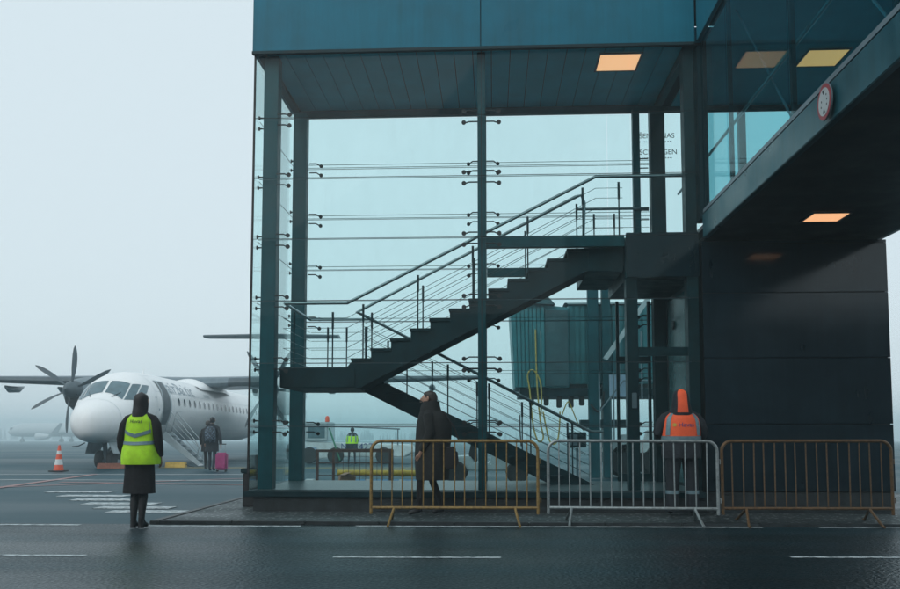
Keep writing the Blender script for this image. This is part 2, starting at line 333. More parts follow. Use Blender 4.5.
# ------------------------------------------------------------------ the ground
g = MB()
ys = [-80, 0, 11.2, 17, 40, 90, 200, 420, 700]; xs = [-700, -200, -60, -20, 0, 20, 60, 200, 700]
g.grid(lambda a, b: (xs[round(b*8)], ys[round(a*8)], gz(ys[round(a*8)])-.012), 8, 8)
tag(g.build('apron', 'apron'), kind='structure')
rd = MB().box(-70, 70, -6, 11.32, -.3, 0).build('road', 'road'); tag(rd, kind='structure')
PX0, PX1 = -4.5, 9.0
pv = MB().box(PX0+.12, PX1, 11.46, 17.2, -.3, .035).build('pavement', 'pave'); tag(pv, kind='structure')
x = PX0+.12
kmesh = MB().box(0, .96, 11.33, 11.455, -.2, .045).mesh('kerb_stone', M['plinth'], bevel=.008)
while x < PX1-.5:
    k = inst(kmesh, pv, (x, 0, 0), name='kerb_stone'); x += .97
y = 11.33
kmesh2 = MB().box(PX0, PX0+.115, 0, .96, -.2, .045).mesh('kerb_stone', M['plinth'], bevel=.008)
while y < 16.5: inst(kmesh2, pv, (0, y, 0), name='kerb_stone'); y += .97
def gline(parent, name, u0, u1, v0, v1, wd, m='paint', z=.004):
    a = gnd(u0, v0); b = gnd(u1, v1); n = Vector((-(b-a).y, (b-a).x, 0)).normalized()*(wd/2)
    up = Vector((0, 0, z)); mb = MB(); mb.quad(a-n+up, b-n+up, b+n+up, a+n+up); return mb.build(name, m, parent)
for u0, u1, v0, v1 in ((-30, 80, 524.6, 525), (146, 301, 526, 526.4), (355, 762, 526.3, 527.6), (818, 960, 527.6, 528.2)): gline(rd, 'edge_line', u0, u1, v0, v1, .12)
for u0, u1, v0, v1 in ((-60, 86, 555.2, 555.8), (333, 501, 557.2, 557.8), (790, 960, 557.2, 558)): gline(rd, 'lane_line', u0, u1, v0, v1, .10)
ap = bpy.data.objects['apron']
for k in range(6):                                   # the skewed zebra crossing left of the tower
    t = k/5; a = gnd(lerp(49, 110, t), lerp(491.5, 511, t)); L = 1.22
    MB().box(a.x, a.x+lerp(1.3, 1.2, t), a.y-.19, a.y+.19, -.008, .0).build('crossing_stripe', 'paint', ap)
gline(ap, 'red_line', -20, 96, 490, 474, .22, 'redline', 0)
gline(ap, 'red_line', 60, 250, 482, 484.5, .20, 'redline', 0)
gline(ap, 'red_line', -30, 250, 488, 478, .16, 'redline', 0)
gline(ap, 'yellow_line', 158, 520, 467.6, 467.9, .45, 'yelline', 0)
gline(ap, 'white_line', -30, 250, 474.5, 474.5, .20, 'paintA', 0)
gline(ap, 'white_line', -30, 250, 479.5, 480.5, .16, 'paintA', 0)

# ------------------------------------------------------------------ stair tower
YF, YB, XL, XR, ZS = 12.86, 15.50, -3.64, 3.08, 7.03
ZR = [.34, 1.285, 2.23, 3.175, 4.12, 5.06, 6.0, 7.0]
T = thing('stair_tower', 'tall glass stair tower with slate blue top band and bolted panes', 'building', (0, YF, 0))
def tb(name, m, *b, bevel=0, parent=None):
    mb = MB()
    x0, x1, y0, y1, z0, z1 = b; mb.box(x0, x1, y0-YF, y1-YF, z0, z1); return mb.build(name, m, parent or T, bevel=bevel)
tb('plinth', 'plinth', XL+.10, XR, YF-.04, YB+.05, 0, .245)
tb('plinth_cap', 'dsteel', XL-.03, XR, YF-.10, YB+.10, .249, .33, bevel=.006)
tb('floor', 'floor', XL+.08, XR-.02, YF+.10, YB-.10, .333, .345)
# fascia panels round the top
def fpanel(x0, x1, z0, z1, y=YF): return tb('fascia_panel', 'fascia', x0, x1, y-.07, y-.02, z0, z1, bevel=.006)
fpanel(XL+.0, -.165, 7.03, 8.55); fpanel(-.153, XR-.03, 7.03, 8.55)
tb('fascia_core', 'void', XL+.02, XR-.04, YF-.018, YB+.02, 7.17, 8.5)
for y0 in (YF, YF+1.32): tb('fascia_panel', 'fascia', XL-.04, XL+.01, y0-.015, y0+1.30, 7.03, 8.55, bevel=.006)
tb('fascia_panel', 'fascia', XL, XR+2.6, YB+.03, YB+.08, 7.03, 8.55)
tb('roof', 'under', XL-.02, XR-.05, YF-.06, YB+.02, 8.552, 8.60)
tb('edge_trim', 'dsteel', XL-.03, XR-.03, YF-.085, YF-.015, 6.985, 7.027)
# soffit of planks
pw = (XR-XL-.3)/22
for k in range(22):
    x0 = XL+.14+k*pw; tb('soffit_plank', 'soffit', x0+.006, x0+pw-.006, YF+.10, YB-.12, 7.06, 7.085)
tb('soffit_backing', 'void', XL+.03, XR-.05, YF+.0, YB+.0, 7.11, 7.15)
for a in ((XL+.03, XR-.05, YF-.01, YF+.095, 7.035, 7.105), (XL+.03, XR-.05, YB-.115, YB-.01, 6.94, 7.105), (XL+.03, XL+.135, YF+.1, YB-.12, 7.0, 7.105), (XR-.15, XR-.06, YF+.1, YB-.12, 6.95, 7.105)):
    tb('soffit_edge_beam', 'steel', *a)
# columns
def colm(x0, x1, y0, y1, z0, z1, m='steel', nm='column'): return tb(nm, m, x0, x1, y0, y1, z0, z1, bevel=.006)
colm(-3.525, -3.30, YF+.12, YF+.34, .346, 7.03)
colm(-.215, -.095, YF+.12, YF+.26, .346, 7.03)
colm(2.00, 2.17, YF+.14, YF+.34, .346, 3.49, 'dsteel')
colm(3.09, 3.19, YF-.0, YF+.30, 4.35, 7.0, 'dsteel', 'corner_post')
colm(2.90, 3.06, YF+.10, YF+.34, .346, 7.03, 'dsteel')
p0 = atY(291.5, 300, 15.2); p1 = atY(305, 300, 15.2)
colm(p0.x, p1.x, YB-.34, YB-.14, .346, 6.94)
colm(-.215, -.095, YB-.30, YB-.16, .346, 6.94)
colm(2.80, 3.05, YB-.36, YB-.14, .346, 6.94, 'dsteel')
p0 = atY(634, 200, 15.2); p1 = atY(641, 200, 15.2)
colm(p0.x, p1.x, YB-.28, YB-.14, 3.6, 6.94)
# panes: front, back and left side
def pane(x0, x1, y0, y1, z0, z1): return tb('glass_pane', 'glass', x0, x1, y0, y1, z0, z1)
gp = .007
for r in range(7):
    z0, z1 = ZR[r]+gp, ZR[r+1]-gp
    for a, b in ((XL, -.155), (-.155, 2.085), (2.085, XR)):
        pane(a+gp, b-gp, YF, YF+.016, z0, z1)
        pane(a+gp, b-gp, YB, YB+.016, z0, min(z1, 6.93))
    ym = (YF+YB)/2
    for a, b in ((YF+.03, ym), (ym, YB-.02)): pane(XL, XL+.016, a+gp, b-gp, z0, z1)
    if r < 6:
        z = ZR[r+1]
        tb('glass_gasket', 'black', XL, XR-.02, YF+.002, YF+.014, z-.003, z+.003)
        tb('glass_gasket', 'black', XL, XR-.02, YB+.002, YB+.014, z-.003, z+.003)
for xx in (XL-.012,): tb('corner_seal', 'black', xx, xx+.028, YF-.006, YF+.024, .335, 7.02)
for xx in (-.155,): tb('corner_seal', 'black', xx-.006, xx+.006, YF+.002, YF+.014, .335, 7.0)
# bracing cables along the glass and the arms that hold the pane corners
fit = MB()
fit.tube([(0, 0, 0), (.13, 0, 0), (.165, -.02, -.02), (.20, -.045, -.03)], .011, 6)
fit.lathe([(.034, -.062), (.034, -.045), (.018, -.04), (.018, -.02)], (.205, 0, -.032), 'y', 10)
fitm = fit.mesh('pane_fitting', M['black'], smooth=True)
def fits(x, y, side, front=True):
    for z in ZR[1:7]:
        for dz, fl in ((.085, 1), (-.085, -1)):
            if z+dz > 6.92: continue
            o = inst(fitm, T, (x, y-YF, z+dz), sc=(side, 1 if front else -1, 1), name='pane_fitting')
fits(-3.30, YF+.07, 1); fits(-.215, YF+.07, -1); fits(-.095, YF+.07, 1); 
pbl = atY(305, 300, 15.2).x
fits(pbl, YB-.07, 1, False); fits(-.215, YB-.07, -1, False); fits(-.095, YB-.07, 1, False); fits(2.80, YB-.07, -1, False)
sfit = MB(); sfit.tube([(0, 0, 0), (-.09, 0, 0)], .010, 6).lathe([(.03, -.105), (.03, -.088), (.012, -.08), (.012, -.05)], (0, 0, 0), 'x', 10)
sm = sfit.mesh('pane_fitting', M['black'], smooth=True)
for z in ZR[1:7]:
    for dz in (.085, -.085):
        for yy in (YF+.23, YB-.24): inst(sm, T, (-3.525, yy-YF, z+dz), name='pane_fitting')
for z in ZR[1:7]:
    for yy in (YF+.075, YB-.075):
        for dz in (.0, .055):
            if dz and yy < 14: continue
            MB().tube([(XL+.08, yy-YF, z+dz), (XR-.15, yy-YF, z+dz)], .005, 6).build('tension_cable', 'wire', T)
    MB().tube([(XL+.06, .12, z-.02), (XL+.06, YB-YF-.12, z-.02)], .005, 6).build('tension_cable', 'wire', T)
# service box against the foot of the left side
sb = thing('service_box', 'small black service box standing against the tower plinth beside the pavement edge', 'utility box', (-3.80, 13.7, .035))
MB().box(-.11, .11, -.16, .16, 0, .52).build('cabinet', 'black', sb, bevel=.012)
MB().box(-.14, .14, -.19, .19, .522, .60).build('lid', 'dsteel', sb, bevel=.012)
MB().box(-.06, .06, -.1, .1, .602, .80).build('lamp_head', 'black', sb, bevel=.01)

# ---- upper floor slab and entrance bay on the right
tb('floor_slab', 'dsteel', 2.02, XR, YF+.345, YB-.36, 3.50, 4.12)
tb('floor_slab_front', 'darkpanel', 2.0, XR-.01, YF+.06, YF+.115, 3.50, 4.17, bevel=.006)
tb('floor_beam', 'steel', -.09, 1.99, YF+.16, YF+.28, 3.99, 4.16)
tb('floor_beam', 'steel', -.09, 2.79, YB-.28, YB-.16, 3.94, 4.08)
tb('floor_finish', 'floor', 1.62, XR-.02, YF+.36, YB-.37, 4.123, 4.16)
# right hand side wall of the lower lobby: teal door with oval pull, dark frame
tb('side_wall', 'dsteel', 3.03, 3.075, YF+.345, YB-.37, .346, 3.49)
dl = tb('lobby_door', 'frost', 3.00, 3.026, YF+.60, YB-.55, .40, 3.40)
MB().lathe([(.03, 0), (.075, .01), (.075, .03), (.03, .04)], (2.955, 1.55, 2.95), 'x', 12).build('door_closer', 'black', dl, smooth=True)
tb('door_frame', 'black', 2.985, 3.03, YF+.55, YF+.597, .346, 3.45); tb('door_frame', 'black', 2.985, 3.03, YB-.547, YB-.5, .346, 3.45)
# rear lobby door leaves with dark frames
for x0, x1 in ((2.18, 2.46), (2.47, 2.78)):
    tb('door_frame', 'dsteel', x0, x0+.05, YB-.12, YB-.06, .346, 3.5); tb('door_frame', 'dsteel', x1-.05, x1, YB-.12, YB-.06, .346, 3.5)
tb('door_frame', 'dsteel', 2.18, 2.78, YB-.125, YB-.055, 2.40, 2.52)
tb('door_frame', 'dsteel', 2.18, 2.78, YB-.125, YB-.055, .35, .48)
tb('transom', 'dsteel', 2.175, 2.90, YF+.15, YF+.21, 2.33, 2.46)
tb('door_control', 'mgrey', 2.06, 2.13, YF+.105, YF+.135, 1.55, 1.78, bevel=.006)
# sign on the back glass of the upper floor
for txt, z in (('ŠENGENAS', 6.52), ('SCHENGEN', 6.22)):
    me = text_mesh(txt, .13, 'LEFT'); me.materials.append(M['dgrey'])
    inst(me, T, (2.66, YB-YF-.012, z), (R(90), 0, 0), name='sign_lettering')
    fine = MB()
    for k in range(14): fine.box(2.66+k*.042, 2.66+k*.042+random.uniform(.015, .034), YB-YF-.014, YB-YF-.011, z-.115, z-.097)
    tag(fine.build('sign_fine_print', 'dgrey', T), kind='stuff')
# ------------------------------------------------------------------ staircase
S = thing('staircase', 'open dark steel staircase with two flights, landing and wire railings inside the tower', 'staircase', (0, 13.1, 0))
Y0 = 13.1
LZ, FZ, NR = 2.18, 4.16, 13; RIS = (FZ-LZ)/NR
def sx(u, y): return atY(u, 431, y).x
LX = sx(352, 13.15)                               # right end of the landing
GO = .302
def stb(name, m, x0, x1, y0, y1, z0, z1, bevel=0, parent=None): return MB().box(x0, x1, y0-Y0, y1-Y0, z0, z1).build(name, m, parent or S, bevel=bevel)
ld = stb('landing', 'dsteel', -3.28, LX+.03, 13.26, 15.12, LZ-.30, LZ, bevel=.01)
stb('landing_floor', 'floor', -3.26, LX, 13.28, 15.10, LZ+.003, LZ+.02, parent=ld)
UY0, UY1, LY0, LY1 = 13.24, 14.12, 14.26, 15.12
# upper flight: two sloped stringers with stepped tops, treads
def stringer(y0, y1, up):
    poly = []
    if up:
        x = LX
        for k in range(NR):
            z = LZ+(k+1)*RIS
            if k < NR-1: poly += [(x-.03, z-.045), (x+GO-.03, z-.045)]
            x += GO
        xe = LX+(NR-1)*GO
        poly += [(xe+.05, FZ-.05), (xe+.5, FZ-.05), (xe+.5, FZ-.52), (xe-.05, FZ-.50)]
        poly += [(LX+.1, LZ-.30), (LX-.12, LZ-.30), (LX-.12, LZ)]
    else:
        xe = LX+(NR-1)*GO*.945
        poly = [(LX-.05, LZ-.02), (LX+.12, LZ-.06), (xe+.35, .346), (xe-.35, .346), (LX-.05, LZ-.29)]
    return MB().prism(poly, 'y', y0-Y0, y1-Y0).build('stringer', 'dsteel', S)
stringer(UY0+.03, UY0+.07, True); stringer(UY1-.07, UY1-.03, True)
LRIS = (LZ-.346)/12
stringer(LY0+.06, LY0+.10, False); stringer(LY1-.10, LY1-.06, False)
tr = MB().box(0, GO+.025, UY0-Y0, UY1-Y0, -.045, 0).mesh('tread', M['dsteel'], bevel=.005)
for k in range(NR-1): inst(tr, S, (LX+k*GO-.045, 0, LZ+(k+1)*RIS), name='tread')
tr2 = MB().box(0, GO-.01, LY0-Y0, LY1-Y0, -.04, 0).box(0, .012, LY0-Y0+.03, LY1-Y0-.03, -.11, -.04).mesh('tread', M['dsteel'], bevel=.004)
for k in range(11): inst(tr2, S, (LX+.06+k*GO*.965, 0, LZ-(k+1)*LRIS), name='tread')
br = MB().box(0, .04, 0, .02, -.12, 0)
stb('upper_platform', 'dsteel', LX+(NR-1)*GO-.02, 2.0, 13.26, 15.12, FZ-.50, FZ-.02)
# rails
def rail(pts, r=.024, nm='handrail', m='stain', n=10):
    return MB().tube([(x, y-Y0, z) for x, y, z in pts], r, n).build(nm, m, S, smooth=True)
XE = LX+(NR-1)*GO
ya, yb_, yc = 13.2, 14.16, 15.16
railA = [(-3.2, ya, LZ+1.0), (LX-.1, ya, LZ+1.0), (XE+.1, ya, FZ+.95), (2.9, ya, FZ+.95)]
rail(railA)
rail([(XE-.0, yb_, FZ+.06), (XE+.03, yb_, FZ+.80), (XE-.02, yb_, FZ+.93), (XE-.12, yb_, FZ+.90), (LX-.02, yb_, LZ+1.03), (LX-.1, yb_, LZ+.99), (LX, yb_+.1, LZ+.95), (XE+.1, yb_+.1, .346+.86), (XE+.3, yb_+.1, .346+.86)])
rail([(-3.2, ya, LZ+1.0), (-3.22, yc, LZ+1.0), (LX, yc, LZ+1.0), (XE+.1, yc, .346+.9)])
rail([(XE, yc, FZ+.95), (2.75, yc, FZ+.95)])
def posts(a, b, n, y, base_a, base_b, dz=.0):
    for k in range(n):
        t = k/(n-1) if n > 1 else 0; x = lerp(a, b, t); z0 = lerp(base_a, base_b, t)
        MB().tube([(x, y-Y0, z0), (x, y-Y0, z0+.86)], .011, 8).tube([(x, y-Y0, z0+.60), (x, y-Y0, z0+.86)], .018, 8).build('baluster', 'dsteel', S, smooth=True)
posts(LX-.32, LX-.32, 1, ya, LZ, LZ); posts(-3.05, -3.05, 1, ya, LZ, LZ)
posts(LX+.15, XE-.1, 5, ya, LZ+.12, FZ-.08); posts(LX+.15, XE-.1, 5, yb_, LZ+.12, FZ-.08); posts(XE+.45, XE+.45, 1, ya, FZ, FZ)
posts(LX+.05, XE-.2, 6, yb_+.1, LZ-.1, .5); posts(-2.9, LX-.1, 3, yc, LZ, LZ); posts(LX+.3, XE-.2, 5, yc, LZ-.25, .5); posts(XE+.3, 2.5, 3, yc, FZ, FZ)
for k in range(5):
    h = .15+.155*k
    def w_(pts): MB().tube([(x, y-Y0, z) for x, y, z in pts], .0045, 5).build('railing_wire', 'wire', S)
    w_([(-3.2, ya, LZ+h), (LX-.1, ya, LZ+h), (XE+.1, ya, FZ+h), (2.0, ya, FZ+h)])
    w_([(LX-.02, yb_, LZ+h), (XE, yb_, FZ+h-.05)])
    w_([(LX, yb_+.1, LZ+h), (XE+.1, yb_+.1, .346+h)])
    w_([(-3.22, ya, LZ+h), (-3.22, yc, LZ+h)])
    w_([(-3.2, yc, LZ+h), (LX, yc, LZ+h), (XE+.1, yc, .346+h)])
    w_([(XE, yc, FZ+h), (2.75, yc, FZ+h)])

# ------------------------------------------------------------------ dark block under the upper floor and the walkway bridge
DB = thing('lift_block', 'near-black cladded block beneath the overhead walkway', 'building', (0, YF, 0))
BX0, BX1 = 3.10, 5.765
MB().box(BX0+.02, BX1-.02, .05, YB-YF, 0, 4.0).build('core', 'void', DB)
MB().box(BX0, BX1-.03, .012, .05, 0, .33).build('base_course', 'plinth', DB)
zz = [.345, 1.315, 2.28, 3.24, 3.97, 4.02]
for a, b in zip(zz[:-1], zz[1:]):
    MB().box(BX0, BX1, 0, .045, a+.006, b-.006).build('cladding_panel', 'darkpanel', DB, bevel=.004)
    MB().box(BX1-.018, BX1+.02, .05, YB-YF, a+.006, b-.006).build('cladding_panel', 'darkpanel', DB)
BR = thing('walkway_bridge', 'glass sided enclosed walkway crossing overhead with a dark underside', 'bridge', (0, YF, 0))
YN = -.38                                            # near end, where it meets the photographer's building
def bb(name, m, x0, x1, y0, y1, z0, z1, bevel=0, parent=None): return MB().box(x0, x1, y0-YF, y1-YF, z0, z1).build(name, m, parent or BR, bevel=bevel)
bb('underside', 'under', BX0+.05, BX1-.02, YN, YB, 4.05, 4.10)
bb('deck', 'floor', BX0+.10, BX1-.10, YN, YB, 4.28, 4.34)
for x0 in (BX0, BX1-.08): bb('edge_beam', 'beamt', x0, x0+.08, YN, YF-.08, 4.04, 4.40, bevel=.008)
bb('edge_beam', 'beamt', BX1-.08, BX1, YF-.07, YB, 4.04, 4.40, bevel=.008)
for x0 in (BX0+.01, BX1-.07): bb('glass_sill', 'mgrey', x0, x0+.06, YN, YF-.08, 4.42, 4.47)
bb('ceiling', 'soffit', BX0+.12, BX1-.12, YN, YB-.1, 7.02, 7.06)
bb('ceiling', 'void', XR-.04, BX0+.10, YF+.03, YB-.1, 7.02, 7.06)
for x0 in (BX0-.03, BX1-.05):
    y = YN
    while y < YF-.3:
        y2 = min(y+2.36, YF-.09); bb('fascia_panel', 'fascia', x0, x0+.06, y+.006, y2-.006, 7.03, 8.55, bevel=.005); y = y2
bb('roof', 'under', BX0, BX1, YN, YB, 8.55, 8.60)
for x0 in (BX0+.02, BX1-.05):
    y = YN
    while y < YF-.3:
        y2 = min(y+2.36, YF-.09)
        bb('glass_pane', 'glass2', x0, x0+.016, y+.012, y2-.012, 4.48, 7.0)
        bb('mullion', 'dsteel', x0+.03, x0+.08, y2-.03, y2+.03, 4.4, 7.02); y = y2
bb('glass_pane', 'glass', BX1-.035, BX1-.02, YF, YB-.05, 4.48, 7.0)
for a, b in ((XR+.02, 4.42), (4.45, BX1-.06)): bb('glass_pane', 'glass', a, b, YB, YB+.016, 4.2, 6.93)
bb('column', 'dsteel', 4.38, 4.50, YB-.22, YB-.1, 4.34, 6.94); bb('head_beam', 'dsteel', XR, BX1-.06, YB-.12, YB-.0, 6.94, 7.02)
for k in range(5):                                # crossed tie rods inside the far side
    y = YN+.4+k*2.36
    for za, zb in ((4.5, 6.95), (6.95, 4.5)): MB().tube([(BX1-.2, y-YF, za), (BX1-.2, y+2.2-YF, zb)], .018, 8).build('tie_rod', 'lgrey', BR, smooth=True)
    for za, zb in ((4.5, 6.95),): MB().tube([(BX0+.25, y-YF, za), (BX0+.25, y+2.2-YF, zb)], .014, 8).build('tie_rod', 'mgrey', BR, smooth=True)
MB().tube([(BX0+.2, YN-YF, 5.4), (BX0+.2, YB-YF-.2, 5.4)], .022, 8).build('handrail', 'stain', BR, smooth=True)
# height limit sign on the side of the bridge
d = ray(823, 102); sp = CAMP + d*((BX0-.06)/d.x)
HS = thing('height_limit_sign', 'round red rimmed white sign on the side of the overhead walkway', 'sign', (BX0-.035, sp.y, sp.z))
def disc(r0, r1, x0, x1, n=36): return MB().lathe([(r0, x0), (r1, x0), (r1, x1), (r0, x1)], (0, 0, 0), 'x', n)
disc(.01, .168, -.0, -.012).build('backing_plate', 'mgrey', HS)
disc(.01, .165, -.013, -.016).build('rim', 'signred', HS); disc(.01, .128, -.0165, -.019).build('face', 'signwhite', HS)

for s in (1, -1): MB().prism([(-.03, s*.105), (.03, s*.105), (0, s*.065)], 'x', -.0195, -.021).build('arrow_mark', 'textb', HS)

dm = MB()
for a_, r_ in ((2.5, .08), (3.1, .075), (3.7, .08), (.3, .055), (-.5, .07)): dm.lathe([(.002, -.0195), (.010, -.0195), (.010, -.021), (.002, -.021)], (0, r_*math.cos(a_), r_*math.sin(a_)), 'x', 8)
tag(dm.build('symbol_marks', 'textb', HS), kind='stuff')

# glowing panels added in place of indoor lamps mirrored in the viewing window
M['lamp'] = bpy.data.materials.new('warm_added_glow'); M['lamp'].use_nodes = True  # emission for the added panels, imitating reflected lamps rather than real fixtures
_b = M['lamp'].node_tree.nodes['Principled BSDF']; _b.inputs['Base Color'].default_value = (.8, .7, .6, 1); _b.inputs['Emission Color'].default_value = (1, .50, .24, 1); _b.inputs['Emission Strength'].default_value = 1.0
M['panel_glow2'] = M['lamp'].copy(); M['panel_glow2'].node_tree.nodes['Principled BSDF'].inputs['Emission Color'].default_value = (1, .31, .10, 1); M['panel_glow2'].node_tree.nodes['Principled BSDF'].inputs['Emission Strength'].default_value = 1.7; M['panel_glow2'].node_tree.nodes['Principled BSDF'].inputs['Base Color'].default_value = (.5, .4, .3, 1)
def added_panel(label, x, y, z, w_, d_, lm=None):
    o = thing('added_glow_panel', label, 'added glow panel', (x, y, z), 0)
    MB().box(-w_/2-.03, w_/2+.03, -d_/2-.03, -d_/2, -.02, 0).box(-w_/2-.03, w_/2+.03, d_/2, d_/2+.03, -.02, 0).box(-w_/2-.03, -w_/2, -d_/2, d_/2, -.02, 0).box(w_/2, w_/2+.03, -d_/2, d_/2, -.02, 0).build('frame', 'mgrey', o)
    MB().box(-w_/2, w_/2, -d_/2, d_/2, -.012, -.002).build('glow_face', lm or M['lamp'], o)  # 'lamp' is the glow material of the added panels, no real fixture
p_ = atY(618, 57, 13.5); added_panel('warm glow panel added on the tower soffit to stand for a window reflection', p_.x, 13.5, 7.055, .62, .62)
added_panel('warm glow panel added under the walkway bridge to stand for a window reflection', gX(833, 11.55), 11.55, 4.045, .46, .46)
added_panel('warm glow panel added inside the walkway bridge to stand for a window reflection', 5.15, 13.4, 7.015, .6, .6, M['panel_glow2'])

# ------------------------------------------------------------------ crowd barriers
def barrier(name, label, m, xl, xr, y, lean=0):
    o = thing(name, label, 'barrier', ((xl+xr)/2, y, 0), 0, 'crowd barriers along the road edge')
    h = (xr-xl)/2; zt, zb, rc = 1.085, .22, .13
    pts = [(-h, 0, .14), (-h, 0, zt-rc)]
    for k in range(1, 6): a = math.pi-k*math.pi/12; pts.append((-h+rc+rc*math.cos(a), 0, zt-rc+rc*math.sin(a)))
    pts.append((-h+rc, 0, zt)); pts.append((h-rc, 0, zt))
    for k in range(1, 6): a = math.pi/2-k*math.pi/12; pts.append((h-rc+rc*math.cos(a), 0, zt-rc+rc*math.sin(a)))
    pts += [(h, 0, zt-rc), (h, 0, .14)]
    MB().tube(pts, .021, 10).build('frame', m, o, smooth=True)
    MB().tube([(-h, 0, zb), (h, 0, zb)], .019, 8).build('bottom_rail', m, o, smooth=True)
    n = 15; bm_ = MB().tube([(0, 0, zb), (0, 0, zt-.005)], .009, 6).mesh('bar', M[m], smooth=True)
    for k in range(1, n+1):
        x = -h+2*h*k/(n+1)
        inst(bm_, o, (x+random.uniform(-.006, .006), 0, 0), (0, random.uniform(-.007, .007), 0), name='bar')
    for sx_ in (-1, 1):
        x = sx_*(h-.30)
        MB().tube([(x, 0, zb), (x+sx_*.05, -.26, .02), (x+sx_*.05, -.30, .018)], .017, 8).tube([(x, 0, zb), (x+sx_*.05, .26, .053), (x+sx_*.05, .30, .051)], .017, 8).build('foot', m, o, smooth=True)
    for z in (.35, .85): MB().tube([(h, 0, z), (h+.035, 0, z), (h+.035, 0, z-.06)], .008, 6).build('coupling_hook', m, o, smooth=True)
    return o
BY = 11.42
xa = lambda u: atY(u, 480, BY).x
barrier('crowd_barrier', 'worn yellow tubular crowd barrier in front of the man in the dark coat', 'barY', xa(371.5), xa(538), BY).rotation_euler = (R(.6), 0, R(.9))
barrier('crowd_barrier', 'galvanised grey crowd barrier between the yellow and brown barriers', 'barG', xa(548.5), xa(718.5), BY+.05).rotation_euler = (R(-.7), R(.15), R(-.6))
barrier('crowd_barrier', 'dark brown crowd barrier in front of the near-black block', 'barB', xa(724), xa(896), BY+.10).rotation_euler = (R(.4), R(-.1), R(.7))

# ------------------------------------------------------------------ turboprop airliner
nose_y = 29.3
AP = thing('turboprop_airliner', 'white high-wing turboprop airliner with six-bladed propellers and its airstair lowered', 'aircraft', (gX(84, nose_y), nose_y, gz(nose_y)))
AP.rotation_euler = (-.010, 0, R(2.4))
FT = [(0, 1.74, 1.46, .10), (.06, 1.93, 1.27, .28), (.2, 2.10, 1.12, .47), (.5, 2.30, 1.0, .70), (.9, 2.47, .93, .90), (1.4, 2.66, .92, 1.07), (2.0, 3.12, .94, 1.22),
      (2.6, 3.46, .98, 1.31), (3.4, 3.64, 1.0, 1.345), (4.6, 3.70, 1.0, 1.345), (21, 3.70, 1.02, 1.345), (24, 3.70, 1.42, 1.22), (27, 3.66, 2.05, .88), (30, 3.56, 2.75, .45), (31.6, 3.4, 3.05, .18)]
def fus(y, a, off=0):
    t, b, hw = interp(FT, y); zc = (t+b)/2; rz = (t-b)/2
    k = .93 if y < 4 else 1
    ca, sa = math.cos(a), math.sin(a)
    ex = lambda q: math.copysign(abs(q)**k, q)
    p = Vector((hw*ex(ca), y, zc+rz*ex(sa)))
    if off: p += Vector((ca/hw, 0, sa/rz)).normalized()*off
    return p
st = [0, .03, .06, .12, .2, .35, .5, .7, .9, 1.1, 1.4, 1.6, 1.8, 2.0, 2.3, 2.6, 3.0, 3.4, 4, 4.6]+[5.5+k*.8 for k in range(20)]+[22.5, 24, 25.5, 27, 28.5, 30, 31, 31.6]
fb = MB(); NA = 48
for y in st:
    for j in range(NA): fb.v.append(tuple(fus(y, 2*math.pi*j/NA)))
for k in range(len(st)-1):
    for j in range(NA): fb.f.append((k*NA+j, k*NA+(j+1) % NA, (k+1)*NA+(j+1) % NA, (k+1)*NA+j))
fb.f.append(tuple(range(NA))); fb.f.append(tuple((len(st)-1)*NA+j for j in range(NA)))
fo = fb.build('fuselage', 'white', AP, smooth=True)
def patch(name, m, y0, y1, a0, a1, off=.012, nu=8, nv=8, parent=None, shape=None):
    def fn(s, t):
        y = lerp(y0, y1, s); a = R(lerp(a0, a1, t))
        if shape: y, a = shape(s, t)
        return fus(y, a, off)
    return MB().grid(fn, nu, nv).build(name, m, parent or AP, smooth=True)
def quadpatch(name, m, c, off=.012, parent=None, n=6):
    """c: four (y, angle) corners"""
    def fn(s, t):
        y = lerp(lerp(c[0][0], c[1][0], s), lerp(c[3][0], c[2][0], s), t); a = lerp(lerp(c[0][1], c[1][1], s), lerp(c[3][1], c[2][1], s), t)
        return fus(y, R(a), off)
    return MB().grid(fn, n, n).build(name, m, parent or AP, smooth=True)
for sgn in (1, -1):
    f_ = (lambda a: a) if sgn == 1 else (lambda a: 180-a)
    quadpatch('windscreen', 'cockpit', [(1.52, f_(88)), (2.12, f_(88)), (2.22, f_(58)), (1.42, f_(50))], .014)
    quadpatch('cockpit_side_window', 'cockpit', [(1.46, f_(47)), (2.25, f_(55)), (2.55, f_(44)), (1.75, f_(32))], .014)
    quadpatch('cockpit_side_window', 'cockpit', [(1.85, f_(31)), (2.62, f_(42)), (3.0, f_(36)), (2.55, f_(25))], .014)
    MB().tube([fus(1.30, R(f_(70)), .02), fus(1.65, R(f_(62)), .03)], .012, 6).build('wiper', 'dgrey', AP)
for y_ in (.92, 3.35, 5.35, 8.4, 10.6, 16.2): patch('panel_seam', 'lgrey', y_, y_+.014, -175, 185, .004, 1, 48)
for a_ in (-38, 24, 62, 118): patch('panel_seam', 'lgrey', 3.4, 22, a_, a_+.45, .004, 30, 1)
for y_, a_ in ((2.3, -25), (5.9, -22), (7.6, -30)):
    for q in ((y_, y_+.5, a_, a_+.5), (y_, y_+.5, a_+15, a_+15.5), (y_, y_+.014, a_, a_+15), (y_+.5, y_+.514, a_, a_+15)): patch('hatch_outline', 'lgrey', *q, .005, 3, 4)
for y_, a_ in ((1.1, 5), (1.25, -12), (3.2, 12), (3.55, -6)): patch('stencil_mark', 'navy', y_, y_+.10, a_, a_+3, .006, 2, 2)
